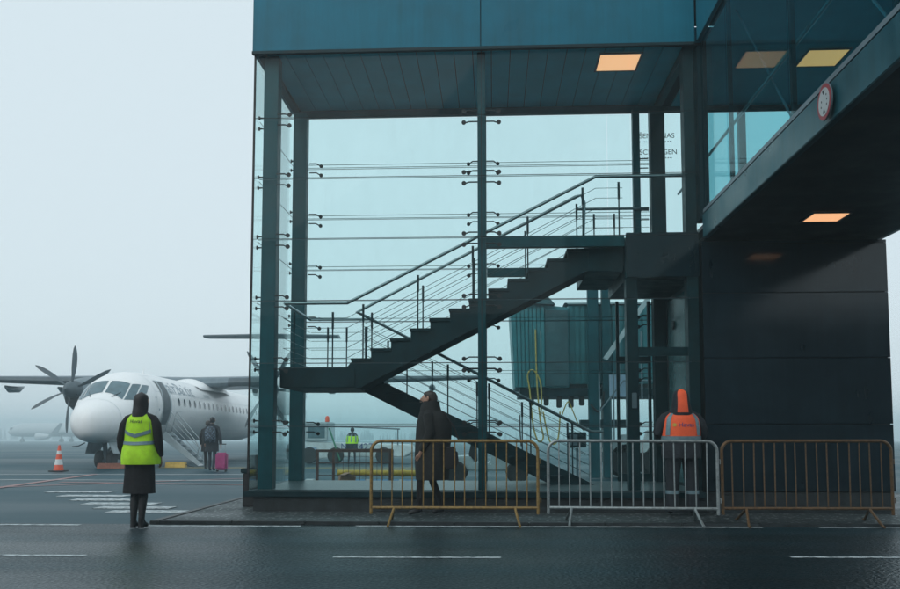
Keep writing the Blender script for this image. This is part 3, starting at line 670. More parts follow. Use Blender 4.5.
# front door opening, frame, windows, lettering (port side = +x)
DY0, DY1 = 4.05, 4.85
patch('door_frame', 'lgrey', DY0-.08, DY1+.22, -33, 49, .008, 4, 24)
patch('door_opening', 'dgrey', DY0, DY1, -31, 45, .016, 4, 24, shape=lambda s, t: (lerp(lerp(DY0, DY1, .0+.55*max(0, t-.55)**1.5*2), DY1, s), R(lerp(-31, 46, t))))
for k in range(26):
    y = 6.0+k*.73
    def shp(s, t, y=y):
        aa = 2*math.pi*t; return y+.115*s*math.cos(aa), R(10)+R(7.2)*s*math.sin(aa)
    patch('cabin_window', 'pwin', 0, 0, 0, 0, .012, 2, 12, shape=shp)
me = text_mesh('airBaltic', 1.35, 'LEFT', 0)
for v in me.vertices:
    p = fus(5.05+v.co.x*.80, R(36)+R(26)*v.co.y, .012); v.co = p
me.materials.append(M['navy']); inst(me, AP, name='airline_lettering')
me = text_mesh('.com', .62, 'LEFT', 0)
for v in me.vertices:
    p = fus(9.9+v.co.x*.80, R(31)+R(26)*v.co.y, .012); v.co = p
me.materials.append(M['lgrey']); inst(me, AP, name='web_lettering')
# airstair door hinged at the sill
sx0, sz0, sx1, sz1 = 1.36, 1.30, 2.75, .12
ast = MB().prism([(sx0, sz0), (sx0+.1, sz0+.05), (sx1+.05, sz1+.06), (sx1, 0.04), (sx0-.05, sz0-.22)], 'y', DY0, DY0+.05).prism([(sx0, sz0), (sx0+.1, sz0+.05), (sx1+.05, sz1+.06), (sx1, 0.04), (sx0-.05, sz0-.22)], 'y', DY1-.05, DY1)
ao = ast.build('airstair', 'lgrey', AP)
MB().quad((sx0-.04, DY0, sz0-.2), (sx1, DY0, .03), (sx1, DY1, .03), (sx0-.04, DY1, sz0-.2)).build('airstair_skin', 'white', ao)
for k in range(6):
    t = (k+.6)/6.2; MB().box(lerp(sx0, sx1, t)-.11, lerp(sx0, sx1, t)+.11, DY0+.05, DY1-.05, lerp(sz0, sz1, t), lerp(sz0, sz1, t)+.03).build('step', 'mgrey', ao)
for yy in (DY0+.03, DY1-.03):
    MB().tube([(sx0+.05, yy, sz0), (sx0+.25, yy, sz0+.85), (sx1-.15, yy, sz1+.9), (sx1+.02, yy, sz1+.6), (sx1-.1, yy, sz1)], .022, 8).tube([(sx0+.15, yy, sz0+.45), (sx1-.05, yy, sz1+.45)], .014, 6).build('airstair_rail', 'alu', ao, smooth=True)
# wing
def wsec(x):
    t = abs(x)/14.2; ch = 3.2 if abs(x) < 4.6 else lerp(3.2, 1.45, (abs(x)-4.6)/9.6)
    y0 = 11.2 if abs(x) < 4.6 else lerp(11.2, 11.75, (abs(x)-4.6)/9.6)
    return y0, ch, 3.68+.028*abs(x)*.9, lerp(.19, .12, t)
prof = [(0, 0), (.02, .45), (.08, .8), (.25, 1.1), (.5, .9), (1, .05), (1, -.05), (.5, -.55), (.2, -.7), (.06, -.55), (.02, -.35)]
def wing(name, m, fx, span, n, off=0, sub=None):
    mb = MB()
    def fn(a, b):
        x = lerp(-span, span, a); y0, ch, z, th = fx(x); pp = (sub or prof); k = round(b*len(pp)) % len(pp)
        return (x, y0+pp[k][0]*ch-off, z+pp[k][1]*th*ch*.35*1.6*(1+off*4))
    mb.grid(fn, n, len(pp_) if (pp_ := (sub or prof)) else 0, closed=True)
    mb.f.append(tuple(range(len(pp_)))); mb.f.append(tuple(n*len(pp_)+k for k in range(len(pp_))))
    return mb.build(name, m, AP, smooth=True)
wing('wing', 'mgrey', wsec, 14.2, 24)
boot = [(0, 0), (.02, .47), (.06, .72), (.07, .3), (.06, -.6), (.02, -.4)]
for s in (-1, 1):
    mb = MB(); n = 16
    def fn(a, b):
        x = s*lerp(1.95, 14.1, a); y0, ch, z, th = wsec(x); k = round(b*6) % 6; return (x, y0-.015+boot[k][0]*ch, z+boot[k][1]*th*ch*.56*1.04)
    mb.grid(fn, n, 6, closed=True); mb.f.append(tuple(range(6))); mb.f.append(tuple(n*6+k for k in range(6))); mb.build('deicing_boot', 'dgrey', AP, smooth=True)
    for x in (2.9, 6.6, 9.2, 11.6):
        y0, ch, z, th = wsec(x); MB().tube([(s*x, y0+ch*.35, z-.28), (s*x, y0+ch*.55, z-.40), (s*x, y0+ch*.9, z-.36), (s*x, y0+ch*1.15, z-.18)], [.05, .17, .16, .03], 10).build('flap_fairing', 'lgrey', AP, smooth=True)
    # wing root fairing
MB().grid(lambda a, b: (1.28*math.cos(b*math.pi)*(1-.25*abs(2*a-1)), lerp(10.1, 15.6, a), 3.35+.72*math.sin(b*math.pi)*math.sin(math.pi*min(max(a, .04), .96))**.55), 14, 16).build('wing_fairing', 'white', AP, smooth=True)
# engines, propellers, main gear
blade = MB()
def bl(a, b):
    r = lerp(.22, 1.95, a); ch = interp([(0, .09), (.15, .13), (.45, .23), (.75, .21), (.95, .11), (1, .03)], a)[0]; tw = R(lerp(62, 22, a)); q = 2*math.pi*b
    x = ch*.5*math.cos(q); yv = .022*(1.15-a)*math.sin(q); sw = .16*a*a
    return (x*math.cos(tw)-yv*math.sin(tw)-sw, x*math.sin(tw)+yv*math.cos(tw), r)
blade.grid(bl, 14, 10, closed=True); blm = blade.mesh('blade', M['dgrey'], smooth=True)
wheelm = {}
def wheel(parent, x, y, r, wd, axis='x', mrim='alu'):
    o = MB().lathe([(r*.55, -wd/2), (r*.86, -wd/2), (r*.98, -wd*.3), (r, 0), (r*.98, wd*.3), (r*.86, wd/2), (r*.55, wd/2)], (x, y, r), axis, 24).build('wheel', 'rubber', parent, smooth=True)
    MB().lathe([(.02, -wd*.44), (r*.56, -wd*.40), (r*.56, wd*.40), (.02, wd*.44)], (x, y, r), axis, 16).build('hub', mrim, o, smooth=True)
    return o
for s in (-1, 1):
    X = 4.4*s
    NT = [(9.0, .47, .47, 3.20), (9.3, .60, .62, 3.14), (10.2, .70, .86, 3.06), (12, .72, .92, 3.10), (14.5, .62, .78, 3.2), (16.4, .42, .4, 3.42), (17.6, .08, .08, 3.56)]
    def nf(a, b):
        y = lerp(9.0, 17.6, a); hw, hh, zc = interp(NT, y); q = 2*math.pi*b; return (X+hw*math.cos(q), y, zc+hh*math.sin(q))
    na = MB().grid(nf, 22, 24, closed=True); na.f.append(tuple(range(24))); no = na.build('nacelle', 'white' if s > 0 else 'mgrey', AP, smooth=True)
    MB().lathe([(.36, 0), (.34, -.01), (.30, -.015), (.30, .02)], (X, 9.0-.02, 2.86), 'y', 16).build('air_intake', 'void', no)
    pr = bpy.data.objects.new('propeller', MB().lathe([(.012, -.74), (.10, -.66), (.22, -.50), (.34, -.28), (.40, -.05), (.42, .06)], (0, 0, 0), 'y', 24).mesh('propeller', M['dgrey'], smooth=True))
    col.objects.link(pr); pr.parent = AP; pr.location = (X, 8.95, 3.28)
    for k in range(6): inst(blm, pr, (0, -.2, 0), (0, R(60*k+(8 if s < 0 else 35)), 0), name='blade')
    MB().tube([(X, 15.0, 2.6), (X, 15.4, .9), (X, 15.4, .42)], [.13, .11, .10], 10).tube([(X, 13.6, 2.6), (X, 15.3, 1.1)], .05, 8).build('main_gear_leg', 'lgrey', AP, smooth=True)
    for dx in (-.24, .24): wheel(AP, X+dx, 15.4, .42, .26)
    for dx in (-.5, .5): MB().box(X+dx-.015, X+dx+.015, 13.4, 15.7, 1.9, 2.62).build('gear_door', 'white', AP)
# nose gear
MB().tube([(0, 1.75, 1.15), (0, 1.95, .30)], .085, 10).tube([(0, 2.9, 1.05), (0, 2.0, .55)], .045, 8).tube([(-.30, 1.95, .28), (.30, 1.95, .28)], .05, 8).build('nose_gear_leg', 'mgrey', AP, smooth=True)
for dx in (-.22, .22): wheel(AP, dx, 1.95, .33, .20)
for s in (-1, 1): MB().quad((s*.33, 1.2, 1.0), (s*.33, 2.6, .98), (s*.50, 2.55, .52), (s*.50, 1.35, .55)).quad((s*.345, 1.2, 1.0), (s*.345, 2.6, .98), (s*.515, 2.55, .52), (s*.515, 1.35, .55)).build('nose_gear_door', 'lgrey', AP)
MB().tube([(-.28, .75, .93), (-.42, .55, .82), (-.62, .5, .80)], .022, 6).build('probe', 'dgrey', AP); MB().tube([(.0, 5.4, 3.68), (0, 5.55, 3.98)], [.03, .01], 6).build('antenna', 'white', AP)
# tail
MB().prism([(23.5, 3.6), (26.3, 4.6), (28.6, 8.0), (31.6, 8.05), (31.2, 3.4)], 'x', -.13, .13).build('tail_fin', 'white', AP)
mb = MB()
def hs_(a, b):
    x = lerp(-4.65, 4.65, a); t = abs(x)/4.65; ch = lerp(2.6, 1.6, t); y0 = lerp(28.7, 29.5, t); k = round(b*11) % 11
    return (x, y0+prof[k][0]*ch, 8.15+prof[k][1]*.12)
mb.grid(hs_, 10, 11, closed=True); mb.f.append(tuple(range(11))); mb.f.append(tuple(110+k for k in range(11))); mb.build('tailplane', 'dgrey', AP, smooth=True)

# wheel chocks, cone
def chock(name, label, m, u, v, L=.9):
    p = gnd(u, v); o = thing(name, label, 'wheel chock', p)
    MB().prism([(-.16, 0), (.16, 0), (.09, .20), (-.09, .20)], 'x', -L/2, L/2).build('block', m, o, bevel=.012)
    MB().tube([(L/2, 0, .12), (L/2+.12, .02, .05), (L/2+.3, .05, .012)], .012, 6).build('rope', 'black', o)
chock('wheel_chock', 'rust orange wooden chock beside the nose wheel', 'orange', 112, 468.6, 1.0); 
bpy.data.objects['wheel_chock'].children[0].data.materials[0] = mat('chock_paint', (.28, .09, .05), .7, 0, .25, 9)
chock('wheel_chock', 'yellow chock lying under the airstair', 'ypole', 176, 467.4, .75)
cp = gnd(58.5, 471.4); CN = thing('traffic_cone', 'orange traffic cone with white bands standing on the apron beside the aircraft nose', 'traffic cone', cp)
MB().box(-.24, .24, -.24, .24, 0, .04).build('base', 'black', CN, bevel=.012)
def cr(h): return lerp(.165, .035, h/.86)
for nm, m, h0, h1 in (('lower_band', 'orange', .04, .22), ('white_band', 'reflw', .22, .40), ('middle_band', 'orange', .40, .56), ('white_band', 'reflw', .56, .68), ('tip', 'orange', .68, .86)):
    MB().lathe([(cr(h0), h0), (cr(h1), h1)], (0, 0, 0), 'z', 18).build(nm, m, CN, smooth=True)

# ------------------------------------------------------------------ far airliner and far wood
fy = 330; FJ = thing('parked_airliner', 'distant white jet airliner half lost in the fog', 'aircraft', (gX(8, fy), fy, gz(fy)), R(-4)); FJ.scale = (1.35,)*3
def fjr(y):
    return interp([(0, .1, 3.0), (.8, 1.0, 3.1), (2.5, 1.65, 3.35), (5, 1.95, 3.55), (26, 1.95, 3.6), (33, 1.1, 4.3), (37, .3, 4.8)], y)
MB().grid(lambda a, b: (lerp(0, 37, a), fjr(37*a)[0]*math.cos(2*math.pi*b), fjr(37*a)[1]+fjr(37*a)[0]*math.sin(2*math.pi*b)), 30, 20, closed=True).build('fuselage', 'farjet', FJ, smooth=True)
MB().prism([(14, 0), (19, 0), (25, -16), (23.3, -16)], 'z', 2.6, 2.9).build('wing', 'farfin', FJ)
MB().prism([(14, 0), (19, 0), (25, 16), (23.3, 16)], 'z', 2.6, 2.9).build('wing', 'farfin', FJ)
MB().prism([(23.0, 2.7), (24.8, 2.7), (26.2, 5.3), (25.4, 5.3)], 'y', -16.2, -15.9).build('winglet', 'farfin', FJ)
MB().tube([(12, -5.2, 1.6), (12.8, -5.2, 1.6), (16, -5.2, 1.75)], [.95, 1.05, .6], 14).build('engine', 'farjet', FJ, smooth=True)
MB().prism([(29, 5), (33.5, 11.2), (36.6, 11.2), (36.2, 4.8)], 'y', -.2, .2).build('tail_fin', 'farfin', FJ)
MB().box(1.6, 2.6, -1.5, -1.2, 3.6, 4.2).build('cockpit_window', 'farfin', FJ)
for x_, y_ in ((4.5, 0), (18, -2.6), (18, 2.6)): MB().tube([(x_, y_, 2.4), (x_, y_, .3)], .18, 8).lathe([(.1, -.5), (.55, -.4), (.55, .4), (.1, .5)], (x_, y_, .55), 'y', 12).build('landing_gear', 'farfin', FJ)
wd = MB()
for k in range(260):
    x0 = random.uniform(-480, 90); yy = random.uniform(640, 690); hgt = random.uniform(6, 11)*(1.25 if x0 < -200 else .8); z0 = gz(yy)
    for j in range(5):
        zz0 = z0+hgt*(.12+.17*j); rr = hgt*.22*(1-j*.17); a0 = random.random()*6
        i = len(wd.v); n = 7
        for q in range(n): wd.v.append((x0+rr*math.cos(a0+q*6.283/n)*random.uniform(.7, 1.2), yy+rr*math.sin(a0+q*6.283/n), zz0+random.uniform(-.4, .3)))
        wd.v.append((x0, yy, zz0+hgt*.30))
        for q in range(n): wd.f.append((i+q, i+(q+1) % n, i+n))
tag(wd.build('far_wood', 'wood'), 'dim line of conifers beyond the airfield in fog', 'wood', kind='stuff')

# ------------------------------------------------------------------ boarding bridge behind the tower
JY = 24.0
g0_ = .02
JB = thing('boarding_bridge', 'teal ribbed passenger boarding bridge parked on its wheels behind the glass tower', 'boarding bridge', (gX(590, JY), JY, gz(JY)))
jx = lambda u, y=JY: gX(u, y)-JB.location.x
jz = lambda v, y=JY: 1.215+(431-v)*y/870-JB.location.z
zb, zt = jz(388), jz(303)
x0, x1 = jx(511), jx(570)
MB().prism([(x0+.12, zb), (x1, zb), (x1, zt-.12), (x0+.55, zt), (x0, zt-.12)], 'y', .04, 2.6).build('cab', 'bridgewall', JB, bevel=.02)
n = 8
for k in range(n):
    t = k/n; xa_, xb_ = lerp(x0+.06, x0+.95, t), lerp(x0+.06, x0+.95, t+.78/n)
    MB().prism([(xa_+.05*(1-t), zb+.02), (xb_+.05*(1-t), zb+.02), (xb_, zt-.16+.05*t), (xa_, zt-.16+.05*t)], 'y', -.02-.03*(k % 2), .038).build('canopy_fold', 'bridgewall', JB)
wn = MB().box(jx(539), jx(544), -.012, .036, jz(354), jz(331)).build('cab_window', 'signwhite', JB)
MB().box(jx(546), jx(569), -.006, .036, zb+.05, zt-.2).build('cab_panel', 'bridgedark', JB)
MB().prism([(x0+.3, zt-.02), (x0+.42, zt+.16), (jx(549), zt+.16), (jx(556), zt-.05)], 'y', -.15, 2.7).build('cab_roof', 'bridgedark', JB)
# tunnel running back to the terminal
zb2, zt2 = jz(384), jz(304)
MB().box(jx(570)+.01, jx(700), .30, 3.1, zb2, zt2).build('tunnel', 'bridgewall', JB)
xr = jx(571); k = 0
ribm = MB().box(0, .11, .255, .298, zb2+.02, zt2-.02).mesh('tunnel_rib', M['bridgewall'], bevel=.008)
while xr < jx(690): inst(ribm, JB, (xr, 0, 0), name='tunnel_rib'); xr += .17
MB().grid(lambda a, b: (lerp(jx(570), jx(700), a), lerp(.2, 3.2, b), zt2+.02+.22*math.sin(math.pi*b)), 2, 10).build('tunnel_roof', 'bridgedark', JB, smooth=True)
MB().box(jx(520), jx(700), .1, 2.9, zb-.22, zb-.02).build('underframe', 'dsteel', JB)
for u in (532, 547, 560, 572, 583): MB().box(jx(u)-.06, jx(u)+.07, .15, .45, zb-.42-.06*(u % 3), zb-.2).build('underframe_gear', 'black', JB, bevel=.02)
for ua, ub in ((588.5, 599), (602.5, 611)): MB().box(jx(ua), jx(ub), -.22, .05, g0_, jz(270)).build('support_post', 'steel', JB, bevel=.015)
MB().box(jx(580), jx(625), -.20, .2, jz(428), jz(420)).build('cross_beam', 'dsteel', JB)
# service stair on the right of the bridge
a, b = (jx(640), .0, jz(300)), (jx(598), .0, jz(345))
for dy in (-.5, -.35): MB().beam((jx(656), dy, jz(290)), (jx(604), dy, jz(361)), .05, .12).build('service_stair_stringer', 'lgrey', JB)
for ua, va in ((598, 440), (612, 440), (618, 382), (640, 400)): MB().tube([(jx(ua), -.42, jz(va)), (jx(ua), -.42, jz(va-66))], .022, 8).build('service_stair_post', 'mgrey', JB, smooth=True)
MB().tube([(jx(598), -.42, jz(412)), (jx(622), -.42, jz(382)), (jx(660), -.42, jz(382))], .02, 8).build('service_stair_rail', 'mgrey', JB, smooth=True)
MB().box(jx(608.5), jx(625), -.30, -.27, jz(397.5), jz(376)).build('notice_board', 'bluew', JB)
# hanging hoses
def hose(pts, r=.022, m='yhose', nm='hose'):
    P = [Vector((jx(u), dy, jz(v))) for u, v, dy in pts]; out = []
    for k in range(len(P)-1):
        p0, p1, p2, p3 = P[max(k-1, 0)], P[k], P[k+1], P[min(k+2, len(P)-1)]
        for s in range(6):
            t = s/6; out.append(.5*((2*p1)+(p2-p0)*t+(2*p0-5*p1+4*p2-p3)*t*t+(3*p1-p0-3*p2+p3)*t**3))
    out.append(P[-1]); MB().tube(out, r, 7).build(nm, m, JB, smooth=True)
hose([(536, 330, -.1), (537, 380, -.12), (540, 420, -.12), (543, 437, -.12), (538, 441, -.12), (533, 425, -.12), (530, 392, -.12), (528, 375, -.12), (534, 371, -.12), (541, 385, -.12), (541, 415, -.12)])
hose([(543, 412, -.15), (546, 428, -.15), (549, 440, -.15), (553, 444, -.15), (557, 440, -.15), (559, 428, -.15), (560, 412, -.1)])
hose([(562, 415, -.1), (568, 402, -.12), (573, 412, -.1), (578, 424, -.1), (584, 431, -.1)], .016)
hose([(520, 415, -.1), (520, 430, -.1), (521, 446, -.1)], .018, 'black')
hose([(590, 405, -.25), (597, 412, -.3), (602, 404, -.3), (603, 392, -.3)], .03, 'black')
# bogie
BYo = .9
bx_ = lambda u: gX(u, JY+BYo)-JB.location.x
g0 = gz(JY+BYo)-JB.location.z
for u in (622, 655):
    o = wheel(JB, bx_(u), BYo-.45, .50, .34, 'y'); o.location.z = g0
    o2 = wheel(JB, bx_(u), BYo+.55, .50, .34, 'y'); o2.location.z = g0
MB().box(bx_(602), bx_(668), BYo-.25, BYo+.35, g0+.42, g0+.66).build('bogie_frame', 'bridgedark', JB, bevel=.02)
MB().prism([(bx_(600), g0+.70), (bx_(666), g0+.70), (bx_(662), g0+1.02), (bx_(652), g0+1.06), (bx_(649), g0+1.32), (bx_(644), g0+1.32), (bx_(641), g0+1.04), (bx_(626), g0+1.02), (bx_(624), g0+1.2), (bx_(619), g0+1.2), (bx_(615), g0+1.0), (bx_(602), g0+1.02)], 'y', BYo-.62, BYo-.30).build('wheel_cover', 'white2', JB, bevel=.02)
for u in (606, 662): MB().box(bx_(u)-.12, bx_(u)+.12, BYo-.15, BYo+.15, g0+.6, zb2).build('lift_leg', 'bridgedark', JB, bevel=.015)

# ------------------------------------------------------------------ ground equipment seen through the glass
TY = 38.0
TG = thing('aircraft_tug', 'white low airport tug with a cab box beyond the rust brown rack', 'tug', (gX(350, TY), TY, gz(TY)))
tx = lambda u: gX(u, TY)-TG.location.x
tz = lambda v: 1.215+(431-v)*TY/870-TG.location.z
MB().prism([(tx(303), tz(460)), (tx(345), tz(457)), (tx(404), tz(457)), (tx(412), tz(452)), (tx(410), tz(445)), (tx(345), tz(443)), (tx(303), tz(442))], 'y', 0, 2.0).build('chassis', 'white2', TG, bevel=.04)
MB().box(tx(303), tx(328), -.04, 1.7, tz(441.5), tz(422)).build('cab_frame', 'lgrey', TG, bevel=.04)
MB().box(tx(306), tx(317), -.06, -.035, tz(456), tz(447)).build('control_panel', 'bluew', TG)
MB().box(tx(308), tx(325), -.055, -.042, tz(438), tz(426)).build('cab_window', 'cockpit', TG)
MB().lathe([(.05, 0), (.1, .02), (.09, .22), (.03, .28)], (tx(325), .5, tz(422)), 'z', 12).build('beacon', 'orange', TG, smooth=True)
for u in (310, 336, 384): wheel(TG, tx(u), -.02, .36, .30, 'y', 'mgrey')
MB().tube([(tx(330), -.2, tz(428)), (tx(341), -.2, tz(460))], .035, 8).build('lever', 'green', TG)
MB().tube([(tx(304), -.05, tz(426)), (tx(352), -.05, tz(427)), (tx(400), -.05, tz(429))], .03, 8).tube([(tx(398), -.05, tz(429)), (tx(398), -.05, tz(445))], .03, 8).build('guard_rail', 'mgrey', TG, smooth=True)
me = text_mesh('427', .42); me.materials.append(M['textblue']); inst(me, TG, (tx(366), -.012, tz(447)), (R(90), 0, 0), name='fleet_number')
me = text_mesh('N', .34); me.materials.append(M['textblue']); inst(me, TG, (tx(344), -.012, tz(446.5)), (R(90), 0, 0), name='fleet_letter')
# tow bar rack
RY = 18.7
RK = thing('tow_bar_rack', 'rust brown open steel rack standing behind the tower glass', 'rack', (gX(354, RY), RY, gz(RY)))
rx = lambda u: gX(u, RY)-RK.location.x
for u in (317.5, 327, 386, 392):
    for dy in ((0,) if u in (317.5, 392) else (.8,)):
        MB().box(rx(u)-.028, rx(u)+.028, dy, dy+.056, 0, .775).build('post', 'rust', RK)
MB().box(rx(317.5)-.03, rx(392)+.03, -.004, .058, .777, .835).build('top_rail', 'rust', RK); MB().box(rx(327)-.03, rx(386)+.03, .797, .858, .777, .835).build('top_rail', 'rust', RK)
for z in (.28, .55): MB().tube([(rx(317.5), .03, z), (rx(392), .03, z)], .010, 6).build('cross_wire', 'rust', RK)
for k in range(10): xx_ = lerp(rx(331), rx(384), k/9); MB().tube([(xx_, .82, .05), (xx_, .82, .775)], .006, 5).build('mesh_wire', 'rust', RK)
def bar(name, label, cat, m, u0, v0, u1, v1, y, r, clamp=None):
    o = thing(name, label, cat, (gX((u0+u1)/2, y), y, gz(y))); ox = o.location.x
    a = Vector((gX(u0, y)-ox, 0, r+.004+max(0, 1.215+(431-v0)*y/870-gz(y)-r))); b = Vector((gX(u1, y)-ox, 0, r+.004+max(0, 1.215+(431-v1)*y/870-gz(y)-r)))
    MB().tube([a, b], r, 14).build('tube', m, o, smooth=True)
    for t in (.25, .6, .92): p = a.lerp(b, t); MB().tube([p-(b-a).normalized()*.05, p+(b-a).normalized()*.05], r*1.12, 14).build('collar', clamp or m, o, smooth=True)
    for t in (.08, .9):
        p = a.lerp(b, t); MB().lathe([(.02, -.03), (.07, -.03), (.07, .03), (.02, .03)], (p.x, r+.05, .075), 'y', 14).build('small_wheel', 'rubber', o); MB().tube([(p.x, r+.05, .075), p], .015, 6).build('wheel_strut', 'mgrey', o)
    return o
bar('tow_bar', 'thick yellow tow bar lying behind the rust brown rack', 'tow bar', 'ypole', 338, 473, 447, 473.2, 20.0, .075, 'ypole')
bar('tow_bar', 'slimmer blue tow bar lying below the yellow one', 'tow bar', 'bpole', 344, 481, 440, 481, 19.75, .04, 'paintA')
cb = thing('cardboard_box', 'crumpled brown cardboard box inside the rack', 'box', (gX(346, RY+.4), RY+.4, gz(RY+.4)), R(18))
MB().prism([(-.16, 0), (.17, 0), (.21, .24), (.03, .33), (-.13, .26)], 'y', -.15, .15).build('carton', 'cardb', cb, bevel=.01)
MB().quad((-.13, -.15, .262), (.03, -.15, .334), (.10, -.32, .36), (-.08, -.30, .28)).build('flap', 'cardb', cb)
bd = thing('bottle_crate', 'blue plastic crate beside the rack under the stair', 'crate', (gX(311, RY), RY, gz(RY)))
MB().box(-.17, .17, -.13, .13, 0, .03).box(-.17, -.15, -.13, .13, .03, .14).box(.15, .17, -.13, .13, .03, .14).box(-.15, .15, -.13, -.11, .03, .14).box(-.15, .15, .11, .13, .03, .14).build('tray', 'bpole', bd)
MB().box(-.1, .1, -.08, .08, .032, .20).build('contents', 'white2', bd, bevel=.01)
# baggage tractor behind the lower stair flight
QY = 21.0
BT = thing('baggage_tractor', 'grey-green baggage tractor half hidden behind the lower stair flight', 'tractor', (gX(485, QY), QY, gz(QY)))
qx = lambda u: gX(u, QY)-BT.location.x
MB().prism([(qx(446), .30), (qx(446), .62), (qx(470), .66), (qx(474), .50), (qx(490), .48), (qx(494), .98), (qx(512), .94), (qx(516), .62), (qx(528), .58), (qx(530), .30)], 'y', 0, 1.2).build('body', 'lgrey', BT, bevel=.03)
MB().prism([(qx(468), .66), (qx(472), 1.08), (qx(476), 1.08), (qx(477), .5)], 'y', .2, .9).build('seat', 'black', BT, bevel=.02)
MB().tube([(qx(490), .55, .9), (qx(486), .55, 1.15)], .02, 6).lathe([(.15, 0), (.17, .01), (.17, .03), (.15, .04)], (qx(486), .55, 1.13), 'z', 16).build('steering_wheel', 'black', BT)
for u in (456, 517):
    wheel(BT, qx(u), -.04, .27, .2, 'y', 'mgrey'); wheel(BT, qx(u), 1.15, .27, .2, 'y', 'mgrey')
for u in (448, 452): MB().lathe([(.02, 0), (.06, 0), (.06, -.02), (.02, -.02)], (qx(u)+.05, -.0, .52), 'y', 10).build('lamp', 'red', BT)
# supply cabinet with hose beside the foot of the stair
SC = thing('junction_cabinet', 'small dark junction cabinet on a stand beneath the boarding bridge', 'utility box', (gX(577, 20.2), 20.2, gz(20.2)))
MB().tube([(0, 0, 0), (0, 0, .86)], .03, 8).box(-.15, .15, -.15, .15, 0, .03).build('stand', 'mgrey', SC)
MB().box(-.22, .2, -.12, .12, .87, 1.22).build('cabinet', 'dsteel', SC, bevel=.012)
MB().box(-.19, .0, -.135, -.121, .92, 1.17).build('door', 'mgrey', SC)

# ------------------------------------------------------------------ people
def skin_body(name, parent, V, E, mats, matfn):
    me = bpy.data.meshes.new(name); me.from_pydata([v[0] for v in V], E, []); ob = bpy.data.objects.new(name, me); col.objects.link(ob)
    md = ob.modifiers.new('skin', 'SKIN'); md.use_smooth_shade = True; md.branch_smoothing = .6
    for k, v in enumerate(V):
        r = v[1]; r = (r, r) if not isinstance(r, tuple) else r
        me.skin_vertices[0].data[k].radius = r; me.skin_vertices[0].data[k].use_root = (k == 0)
    sb_ = ob.modifiers.new('sub', 'SUBSURF'); sb_.levels = 2; sb_.render_levels = 2
    dg = bpy.context.evaluated_depsgraph_get(); dg.update()
    m2 = bpy.data.meshes.new_from_object(ob.evaluated_get(dg)); bpy.data.objects.remove(ob)
    for m in mats: m2.materials.append(M[m])
    for p in m2.polygons: p.material_index = matfn(p.center); p.use_smooth = True
    o = bpy.data.objects.new(name, m2); col.objects.link(o); o.parent = parent; return o
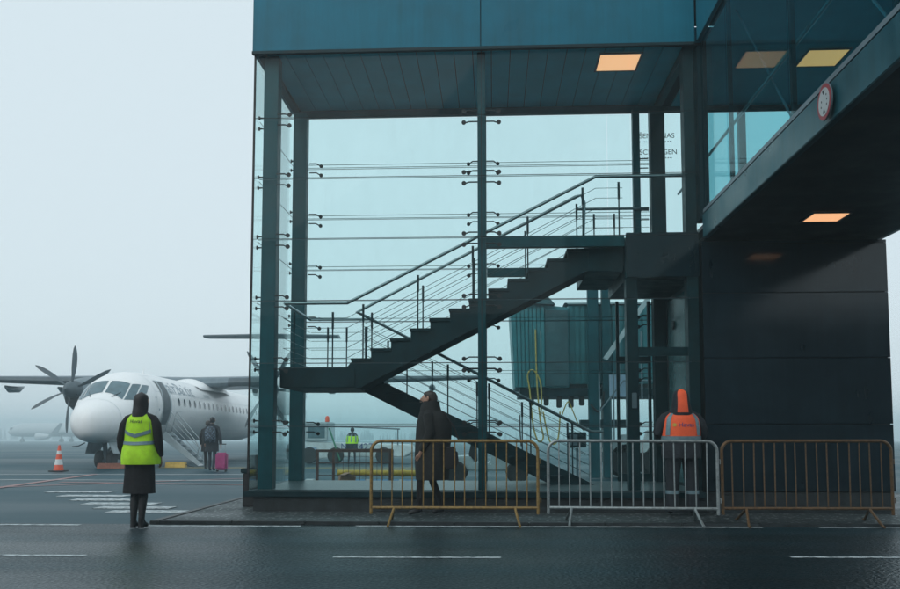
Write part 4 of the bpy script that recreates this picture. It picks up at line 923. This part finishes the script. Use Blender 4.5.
def person(label, loc, rz, h=1.70, arms=None, legs=None, lean=(0, 0), head_dir=(0, 1), mats=('skin', 'bcloth', 'bcloth', 'hairb'), sw=.175, group=None, hands=True, hair=True):
    """stands facing local +y. arms: two (elbow, wrist) pairs; legs: two (hip, knee, ankle) triples"""
    o = thing('person', label, 'person', loc, rz, group); k = h/1.70
    lx, ly = lean
    arms = arms or [((-.25, -.02, 1.12), (-.25, .06, .88)), ((.25, -.02, 1.12), (.25, .06, .88))]
    legs = legs or [((-.09, 0, .90), (-.095, .02, .49), (-.095, -.02, .08)), ((.09, 0, .90), (.095, .02, .49), (.095, -.02, .08))]
    V = []; E = []
    def add(p, r, prev=None):
        V.append((Vector(p)*k, tuple(x*k for x in r) if isinstance(r, tuple) else r*k))
        if prev is not None: E.append((prev, len(V)-1))
        return len(V)-1
    pel = add((0, 0, .96), (.145, .105)); wa = add((lx*.3, ly*.3, 1.10), (.13, .095), pel); ch = add((lx*.7, ly*.7, 1.28), (.15, .105), wa); uc = add((lx, ly, 1.39), (.11, .085), ch)
    nk = add((lx*1.15, ly*1.15+.01, 1.475), .052, uc); hx, hy = lx*1.3, ly*1.3
    hb = add((hx+head_dir[0]*.02, hy+head_dir[1]*.02, 1.535), (.062, .07), nk); hm = add((hx+head_dir[0]*.02, hy+head_dir[1]*.015, 1.60), (.075, .088), hb); add((hx, hy, 1.668), (.05, .06), hm)
    nose = add((hx+head_dir[0]*.115, hy+head_dir[1]*.115, 1.575), .011, hm)
    for s, (el, wr) in zip((-1, 1), arms):
        sh = add((lx+s*sw, ly-.005, 1.375), .058, uc); e_ = add(el, .043, sh); w2 = add(wr, .028, e_)
        d = (Vector(wr)-Vector(el)).normalized(); pm = Vector(wr)+d*.055; pi = add(pm, (.024, .034), w2)
        if hands:
            side = d.cross(Vector((1, 0, 0)))
            side = side.normalized() if side.length > .2 else Vector((0, 1, 0)); inn = d.cross(side).normalized()*s
            for q, (of, ln) in enumerate(((-.030, .062), (-.010, .078), (.010, .074), (.029, .056))):
                b = pm+d*.035+side*of; m1 = add(b, .0085, pi); m2_ = add(b+d*ln*.55+inn*.006, .008, m1); add(b+d*ln*.95+inn*.022, .0065, m2_)
            t1 = add(pm-d*.01+side*.038, .010, pi); add(pm+d*.03+side*.055+inn*.01, .008, t1)
    for s, (hp, kn, an) in zip((-1, 1), legs):
        h_ = add(hp, .088, pel); k_ = add(kn, .056, h_); c_ = add(tuple(Vector(kn).lerp(Vector(an), .35)), .054, k_); a_ = add(an, .038, c_)
        he = add((an[0], an[1]-.03, .045), .036, a_); add((an[0]+.01*s, an[1]+.15, .034), (.04, .03), a_)
    hands_z = [Vector(a[1])*k for a in arms]
    def mf(c_):
        if c_.z > 1.455*k: return 0
        for wv, a in zip(hands_z, arms):
            if (c_-wv-(Vector(a[1])-Vector(a[0])).normalized()*.07*k).length < .115*k and (c_-Vector(a[0])*k).length > (wv-Vector(a[0])*k).length*.98: return 0
        if c_.z < .085*k: return 3
        return 2 if c_.z < .95*k else 1
    skin_body('body', o, V, E, mats, mf)
    for s in (-1, 1):   # eyes and ears
        side = Vector((head_dir[1], -head_dir[0], 0))*s; hd = Vector((head_dir[0], head_dir[1], 0)); c0 = Vector((hx, hy, 1.602))
        MB().lathe([(.003, -.006), (.012, -.002), (.012, .002), (.003, .006)], tuple((c0+hd*.094+side*.03)*k), 'z', 8).build('eye', 'white2', o, smooth=True)
        p = (c0+side*.083-Vector((0, 0, .012)))*k; MB().grid(lambda a, b: p+Vector((0, 0, .032*k*math.cos(math.pi*a)))+(hd*.018*math.cos(6.283*b)+side*.009*math.sin(6.283*b))*k*math.sin(math.pi*a), 6, 8, closed=True).build('ear', 'skin', o, smooth=True)
    p = Vector((hx+head_dir[0]*.098, hy+head_dir[1]*.098, 1.545))*k; sd_ = Vector((head_dir[1], -head_dir[0], 0))*.022*k
    MB().tube([p-sd_, p+Vector((head_dir[0], head_dir[1], 0))*.006*k, p+sd_], .005*k, 6).build('mouth', 'skin', o)
    return o, k
def garment(name, m, parent, rings, n=28, folds=0, fk=7, seed=0, open_=True, p=2.0, cap=True):
    """rings (z, cx, cy, rx, ry) from bottom to top, smooth loft with cloth folds growing to the bottom"""
    rings = sorted(rings); z0, z1 = rings[0][0], rings[-1][0]; rnd = random.Random(seed); ph = [rnd.uniform(0, 6.28) for _ in range(6)]
    def pt(z, a, off=0):
        cx, cy, rx_, ry_ = interp(rings, z); t = (z1-z)/(z1-z0) if z1 > z0 else 0
        f = 1+folds*(.25+.75*t)*(math.sin(fk*a+ph[0]+3*t)*.6+math.sin((fk+4)*a+ph[1]-5*t)*.3+math.sin(3*a+8*t+ph[2])*.4)
        ca, sa = math.cos(a), math.sin(a); ex = lambda q: math.copysign(abs(q)**(2/p), q)
        return Vector((cx+(rx_*f+off)*ex(ca), cy+(ry_*f+off)*ex(sa), z))
    nz_ = max(8, int((z1-z0)/.035)); mb = MB(); mb.grid(lambda a, b: pt(lerp(z0, z1, a), 2*math.pi*b), nz_, n, closed=True)
    if not open_: mb.f.append(tuple(range(n)))
    if cap: mb.f.append(tuple(nz_*n+k for k in range(n)))
    o = mb.build(name, m, parent, smooth=True); return o, pt
def strip(name, m, parent, pt, path, wd, off=.008):
    """path: list of (angle deg, z); ribbon of height wd laid on a garment"""
    mb = MB(); P = []
    for k in range(len(path)-1):
        for s in range(8): t = s/8; P.append((lerp(path[k][0], path[k+1][0], t), lerp(path[k][1], path[k+1][1], t)))
    P.append(path[-1])
    vert = abs(path[-1][1]-path[0][1]) > .25
    def fn(a, b):
        ang, z = P[round(a*(len(P)-1))]
        if vert: return pt(z, R(ang)+(b-.5)*wd/.19, off)
        return pt(z+(b-.5)*wd, R(ang), off)
    mb.grid(fn, len(P)-1, 2); return mb.build(name, m, parent, smooth=True)
def sleeve(name, m, parent, pts, rad): return MB().tube(pts, rad, 12).build(name, m, parent, smooth=True)

# woman in the lime vest, her back to us
p = gnd(138, 528.6)
arm = [((-.255, -.03, 1.12), (-.235, .07, .90)), ((.255, -.03, 1.12), (.235, .07, .90))]
leg = [((-.075, 0, .90), (-.062, .02, .49), (-.058, -.02, .08)), ((.075, 0, .90), (.055, .02, .49), (.05, -.03, .08))]
W, k = person('person in a lime vest and long black coat standing at the road edge', p, R(-4), 1.70, arm, leg, mats=('skin', 'bcloth', 'bcloth', 'black'), hands=True)
garment('coat', 'bcloth', W, [(.44, 0, .01, .200, .145), (.60, 0, .01, .195, .145), (.80, 0, 0, .185, .14), (.96, 0, 0, .175, .13), (1.2, 0, 0, .17, .12), (1.38, 0, 0, .155, .10), (1.46, 0, 0, .07, .07)], n=44, folds=.05, fk=6, seed=3, open_=False)
vo, vpt = garment('vest', 'hivis', W, [(.80, 0, 0, .245, .175), (.86, 0, 0, .25, .18), (.97, 0, 0, .235, .17), (1.08, 0, 0, .20, .15), (1.2, 0, -.005, .19, .14), (1.34, 0, -.005, .178, .128), (1.40, 0, 0, .150, .112), (1.445, 0, 0, .085, .085), (1.46, 0, 0, .06, .07)], n=56, folds=.05, fk=5, seed=11)
for s in (-1, 1): strip('reflective_strap', 'rtape', W, vpt, [(-90+s*52, 1.40), (-90+s*58, 1.17)], .055)
strip('reflective_chevron', 'rtape', W, vpt, [(-150, 1.215), (-90, 1.155), (-30, 1.215)], .045); strip('reflective_band', 'rtape', W, vpt, [(-178, 1.075), (-90, 1.06), (-2, 1.075)], .040)
strip('reflective_band', 'rtape', W, vpt, [(2, 1.075), (90, 1.06), (178, 1.075)], .040)
me = text_mesh('Havas', .062, 'CENTER', 0)
for v in me.vertices: v.co = vpt(1.335+v.co.y, R(-90)+v.co.x/.165, .007)
me.materials.append(M['textb']); inst(me, W, name='vest_lettering')
for s in (-1, 1): sleeve('sleeve', 'bcloth', W, [(s*.10, 0, 1.395), (s*.165, -.005, 1.365), (s*.21, -.012, 1.29), (s*.245, -.025, 1.12), (s*.25, .0, 1.02), (s*.238, .06, .91)], [.045, .055, .06, .054, .05, .042])
garment('hair', 'hairb', W, [(1.36, 0, -.055, .02, .02), (1.38, 0, -.055, .088, .065), (1.44, 0, -.04, .095, .085), (1.53, 0, -.015, .09, .10), (1.62, 0, -.012, .088, .102), (1.675, 0, -.01, .068, .078), (1.70, 0, -.01, .03, .035), (1.705, 0, -.01, .006, .006)], folds=.02, fk=9, seed=2, open_=False)
for s in (-1, 1): sleeve('boot', 'black', W, [(s*.052, -.025, .012), (s*.052, -.025, .10), (s*.054, -.01, .30), (s*.06, .015, .42)], [.036, .034, .052, .05])

# man in the dark coat, walking left and looking up
mp = Vector((gX(430, 12.3), 12.3, .035))
arm = [((-.235, -.02, 1.12), (-.20, .10, .88)), ((.235, -.06, 1.13), (.22, .02, .90))]
leg = [((-.09, 0, .90), (-.10, .12, .50), (-.10, .14, .08)), ((.09, 0, .90), (.10, -.02, .49), (.10, -.17, .09))]
G, k = person('man in a long dark coat with a shoulder bag, looking up beside the stair foot', mp, R(90), 1.75, arm, leg, lean=(0, .02), mats=('skin', 'dcoat', 'bcloth', 'black'))
garment('coat', 'dcoat', G, [(.50, 0, -.03, .26, .235), (.62, 0, -.03, .26, .24), (.8, 0, -.03, .255, .245), (1.0, 0, -.045, .25, .25), (1.2, 0, -.055, .25, .25), (1.36, 0, -.05, .23, .22), (1.45, 0, -.02, .16, .165), (1.50, 0, .02, .085, .09), (1.53, 0, .02, .082, .088)], n=44, folds=.045, fk=6, seed=5, open_=False)
garment('collar', 'dcoat', G, [(1.46, 0, -.01, .14, .155), (1.52, 0, -.005, .122, .14), (1.60, 0, -.02, .105, .115)], folds=.02, seed=8, cap=False)
garment('scarf', 'scarf', G, [(1.30, 0, .145, .035, .03), (1.40, 0, .12, .04, .032), (1.48, 0, .085, .05, .035), (1.53, 0, .07, .05, .035)], folds=.05, seed=9, open_=False)
for s, a in ((-1, arm[0]), (1, arm[1])): sleeve('sleeve', 'dcoat', G, [Vector((s*.12, .015, 1.40))*1.02, Vector((s*.18, .01, 1.35))*1.03, Vector(a[0])*1.03, Vector(a[1])*1.03], [.06, .08, .07, .055])
garment('hair', 'hairg', G, [(1.56, 0, -.035, .066, .055), (1.62, 0, -.03, .086, .078), (1.68, 0, -.008, .087, .092), (1.715, 0, .004, .076, .086), (1.745, 0, .002, .045, .052), (1.752, 0, .002, .008, .01)], folds=.03, fk=8, seed=4, open_=False)
bg_ = thing('shoulder_bag', 'black shoulder bag hanging at the back of the man in the dark coat', 'bag', (mp.x+.30, mp.y-.08, .62), R(6))
MB().prism([(-.15, .08), (-.02, .05), (.11, .12), (.09, .33), (.0, .40), (-.12, .38)], 'y', -.07, .07).build('pouch', 'black', bg_, bevel=.03)
MB().tube([(-.10, 0, .45), (-.16, .0, .66), (-.20, .01, .84), (-.10, .02, .86), (.04, .0, .66), (.12, 0, .44)], .014, 6).build('strap', 'black', bg_, smooth=True)

# worker in the orange vest facing the tower
wp = Vector((gX(681, 12.45), 12.45, .035))
arm = [((-.30, .02, 1.15), (-.24, .20, 1.02)), ((.30, .02, 1.15), (.27, .18, .98))]
leg = [((-.11, 0, .90), (-.13, .02, .49), (-.14, -.02, .08)), ((.11, 0, .90), (.13, .02, .49), (.15, -.02, .08))]
H, k = person('hooded worker in an orange hi-vis vest facing the tower behind the grey barrier', wp, R(0), 1.74, arm, leg, sw=.20, mats=('skin', 'navyj', 'navyj', 'black'))
garment('jacket', 'navyj', H, [(.80, 0, 0, .27, .19), (.92, 0, 0, .275, .195), (1.05, 0, 0, .262, .185), (1.25, 0, -.01, .255, .175), (1.38, 0, -.01, .23, .15), (1.45, 0, 0, .15, .12), (1.53, 0, 0, .08, .09)], folds=.03, fk=6, seed=6, open_=False)
vo, vpt = garment('vest', 'hivo', H, [(1.04, 0, 0, .275, .198), (1.12, 0, -.005, .272, .195), (1.25, 0, -.012, .265, .186), (1.37, 0, -.012, .242, .162), (1.44, 0, 0, .17, .132), (1.49, 0, 0, .10, .105)], n=40, folds=.012, fk=5, seed=12)
for s in (-1, 1): strip('reflective_strap', 'rtape', H, vpt, [(-90+s*47, 1.43), (-90+s*50, 1.12)], .055)
strip('reflective_band', 'rtape', H, vpt, [(-178, 1.075), (-90, 1.07), (-2, 1.075)], .075); strip('reflective_band', 'rtape', H, vpt, [(2, 1.075), (178, 1.075)], .075)
me = text_mesh('Havas', .085, 'CENTER', 0)
for v in me.vertices: v.co = vpt(1.265+v.co.y, R(-90)+(v.co.x+.035)/.24, .007)
me.materials.append(M['textblue']); inst(me, H, name='vest_lettering')
mb = MB(); mb.grid(lambda a, b: vpt(1.265+.026*a*math.sin(6.283*b), R(-90)+(-.115+.026*a*math.cos(6.283*b))/.24, .007), 2, 12); mb.build('vest_emblem', 'ypole', H)
ho, hpt = garment('hood', 'navyj', H, [(1.40, 0, -.03, .175, .13), (1.46, 0, -.035, .155, .13), (1.54, 0, -.03, .132, .135), (1.63, 0, -.02, .115, .135), (1.69, 0, -.015, .108, .125), (1.735, 0, -.01, .088, .10), (1.765, 0, -.01, .05, .06), (1.772, 0, -.01, .01, .01)], folds=.015, seed=13, open_=False)
mb = MB(); mb.grid(lambda a, b: hpt(lerp(1.44, 1.768, a), R(-90)+(b-.5)*lerp(.95, 1.3, a), .006), 10, 8); mb.build('hood_panel', 'hivo', H, smooth=True)
for s, a in ((-1, arm[0]), (1, arm[1])): sleeve('sleeve', 'navyj', H, [(s*.13, 0, 1.41), (s*.215, 0, 1.365), Vector((s*.265, .005, 1.28)), Vector(a[0])*1.02, Vector(a[1])*1.02], [.06, .075, .085, .082, .06])
for s in (-1, 1):
    lo, lpt = garment('trouser_leg', 'navyj', H, [(.07, s*.145, -.015, .085, .095), (.2, s*.14, -.01, .088, .095), (.5, s*.13, .01, .095, .10), (.75, s*.115, .005, .11, .115), (.9, s*.10, 0, .115, .13)], folds=.04, fk=4, seed=20+s, open_=False)
    for z in (.33,): strip('reflective_band', 'rtape', H, lpt, [(-180, z), (-90, z), (0, z), (90, z), (180, z)], .05, .006)

# passengers walking to the aircraft
def passenger(label, u, v, h, coat, hair, tr_, seed, stride):
    p = gnd(u, v)
    arm = [((-.24, -.03, 1.12), (-.24, .05, .88)), ((.25, -.06, 1.13), (.30, -.10, .86))]
    leg = [((-.09, 0, .90), (-.09, .10*stride, .50), (-.09, .12*stride, .08)), ((.09, 0, .90), (.09, -.02, .49), (.09, -.16*stride, .09))]
    o, k = person(label, p, R(3), h, arm, leg, mats=('skin', coat, tr_, 'black'), hands=True)
    s = h/1.7
    garment('coat', coat, o, [(.62*s, 0, 0, .225, .17), (.8*s, 0, 0, .22, .17), (1.0*s, 0, 0, .205, .155), (1.25*s, 0, 0, .20, .145), (1.38*s, 0, 0, .18, .12), (1.46*s, 0, 0, .09, .085), (1.49*s, 0, 0, .06, .065)], folds=.03, fk=6, seed=seed, open_=False)
    for q, a in ((-1, arm[0]), (1, arm[1])): sleeve('sleeve', coat, o, [(q*.11, 0, 1.40*s), (q*.17, 0, 1.36*s), Vector(a[0])*s, Vector(a[1])*s], [.055, .07, .065, .05])
    garment('hair', hair, o, [(1.52*s, 0, -.025, .075, .075), (1.60*s, 0, -.015, .088, .102), (1.67*s, 0, -.01, .07, .08), (1.705*s, 0, -.01, .01, .012)], folds=.03, seed=seed+1, open_=False)
    return o, p
PA, pa = passenger('passenger in a dark coat carrying a blue backpack, walking to the airstair', 211.5, 471.2, 1.80, 'navyj', 'hairb', 'jeans', 31, 1)
bk = thing('backpack', 'blue patterned backpack worn by the walking passenger', 'backpack', (pa.x, pa.y-.19, pa.z+.95), R(3))
garment('pack', 'bpack', bk, [(0, 0, 0, .14, .08), (.06, 0, -.02, .17, .115), (.25, 0, -.03, .175, .13), (.42, 0, -.02, .16, .11), (.52, 0, 0, .10, .07), (.54, 0, 0, .02, .02)], folds=.03, fk=5, seed=41, open_=False, p=3)
garment('pocket', 'bpack', bk, [(.05, 0, -.12, .11, .04), (.09, 0, -.13, .125, .06), (.22, 0, -.13, .12, .06), (.27, 0, -.12, .10, .03)], folds=.02, seed=42, open_=False, p=3)
for s in (-1, 1): MB().tube([(s*.09, .06, .48), (s*.10, .14, .54), (s*.11, .30, .48)], .018, 6).build('strap', 'black', bk)
PB, pb_ = passenger('second passenger in a long dark coat just beyond the one with the backpack', 207.2, 469.6, 1.72, 'bcloth', 'hairg', 'bcloth', 51, .8)
sc_ = gnd(221.5, 471.6)
SU = thing('suitcase', 'magenta wheeled suitcase pulled by the passenger with the backpack', 'suitcase', sc_, R(3))
MB().box(-.19, .19, -.12, .12, .05, .62).build('shell', 'pink', SU, bevel=.05)
MB().box(-.15, .15, -.135, -.121, .12, .40).build('front_pocket', 'pink', SU, bevel=.006)
for s in (-1, 1):
    MB().lathe([(.01, -.02), (.04, -.02), (.04, .02), (.01, .02)], (s*.14, -.05, .04), 'x', 12).build('wheel', 'black', SU); MB().tube([(s*.09, .06, .60), (s*.09, .06, .90)], .008, 6).build('handle_tube', 'alu', SU)
    MB().lathe([(.01, -.02), (.04, -.02), (.04, .02), (.01, .02)], (s*.14, .07, .04), 'x', 12).build('wheel', 'black', SU)
MB().tube([(-.12, .06, .90), (.12, .06, .90)], .016, 8).build('grip', 'black', SU)

# worker at the tug, stooping, back to us
fp = Vector((gX(352, 37.0), 37.0, gz(37.0)))
arm = [((-.28, .10, 1.10), (-.20, .30, 1.0)), ((.28, .10, 1.10), (.20, .30, 1.0))]
leg = [((-.10, 0, .90), (-.13, .03, .49), (-.15, -.02, .08)), ((.10, 0, .90), (.13, .03, .49), (.15, -.02, .08))]
K, k = person('worker in a lime hi-vis vest bending over the white tug', fp, 0, 1.56, arm, leg, lean=(0, .10), mats=('skin', 'navyj', 'jeans', 'black'), hands=True)
s = 1.56/1.7
garment('jacket', 'navyj', K, [(.62, 0, 0, .24, .19), (.85, 0, .01, .25, .19), (1.0, 0, .04, .245, .18), (1.2, 0, .08, .24, .165), (1.30, 0, .10, .18, .13), (1.36, 0, .11, .09, .09)], folds=.03, seed=61, open_=False)
vo, vpt = garment('vest', 'hivis', K, [(.88, 0, .02, .262, .20), (1.0, 0, .04, .26, .195), (1.15, 0, .07, .255, .18), (1.27, 0, .10, .20, .145), (1.34, 0, .11, .10, .10)], folds=.02, seed=62)
for q in (-1, 0, 1): strip('reflective_strap', 'rtape', K, vpt, [(-90+q*42, 1.28), (-90+q*42, .95)], .04)
garment('hair', 'hairb', K, [(1.40, 0, .10, .075, .08), (1.48, 0, .115, .085, .095), (1.54, 0, .115, .065, .075), (1.57, 0, .115, .01, .012)], seed=63, open_=False)

# ------------------------------------------------------------------ the terminal across the road, on the photographer's side
TB = thing('terminal_building', 'long dark terminal front across the road where the walkway bridge ends', 'building', (0, -.4, 0))
MB().box(-26, 22, -8, -.06, 0, 4.5).box(2.7, 6.2, -6, -.06, 4.5, 8.9).build('core', 'under', TB)
MB().box(-26.1, 2.68, -8.1, 0, 4.502, 4.75).build('parapet', 'fascia', TB); MB().box(6.22, 22.1, -8.1, 0, 4.502, 4.75).build('parapet', 'fascia', TB)
for k in range(16):
    xx_ = -25.9+k*3.0
    for z0, z1 in ((.1, 3.9),):
        if z0 > 4 and 2.5 < xx_+1.5 < 6.4: continue
        wo = MB().box(xx_+.05, xx_+2.93, -.055, -.02, z0, z1).build('window', 'cockpit' if 0 else 'pwin', TB)
        MB().box(xx_+1.46, xx_+1.52, -.0195, .0, z0, z1).build('mullion', 'dsteel', wo)
    MB().box(xx_, xx_+2.98, -.058, -.01, 3.95, 4.45).build('spandrel', 'darkpanel', TB)

# ------------------------------------------------------------------ the foggy air
hz = MB().box(-720, 720, -90, 720, -9, 9.4)
ho_ = hz.build('haze', 'void'); tag(ho_, 'pale fog hanging over the whole airfield', 'fog', kind='stuff')
hm_ = bpy.data.materials.new('fog'); hm_.use_nodes = True; n = hm_.node_tree.nodes; n.clear()
o_ = n.new('ShaderNodeOutputMaterial'); pvn = n.new('ShaderNodeVolumePrincipled'); pvn.inputs['Density'].default_value = .0030; pvn.inputs['Color'].default_value = (.80, .955, 1, 1); pvn.inputs['Anisotropy'].default_value = .25
hm_.node_tree.links.new(pvn.outputs[0], o_.inputs['Volume']); ho_.data.materials.clear(); ho_.data.materials.append(hm_)
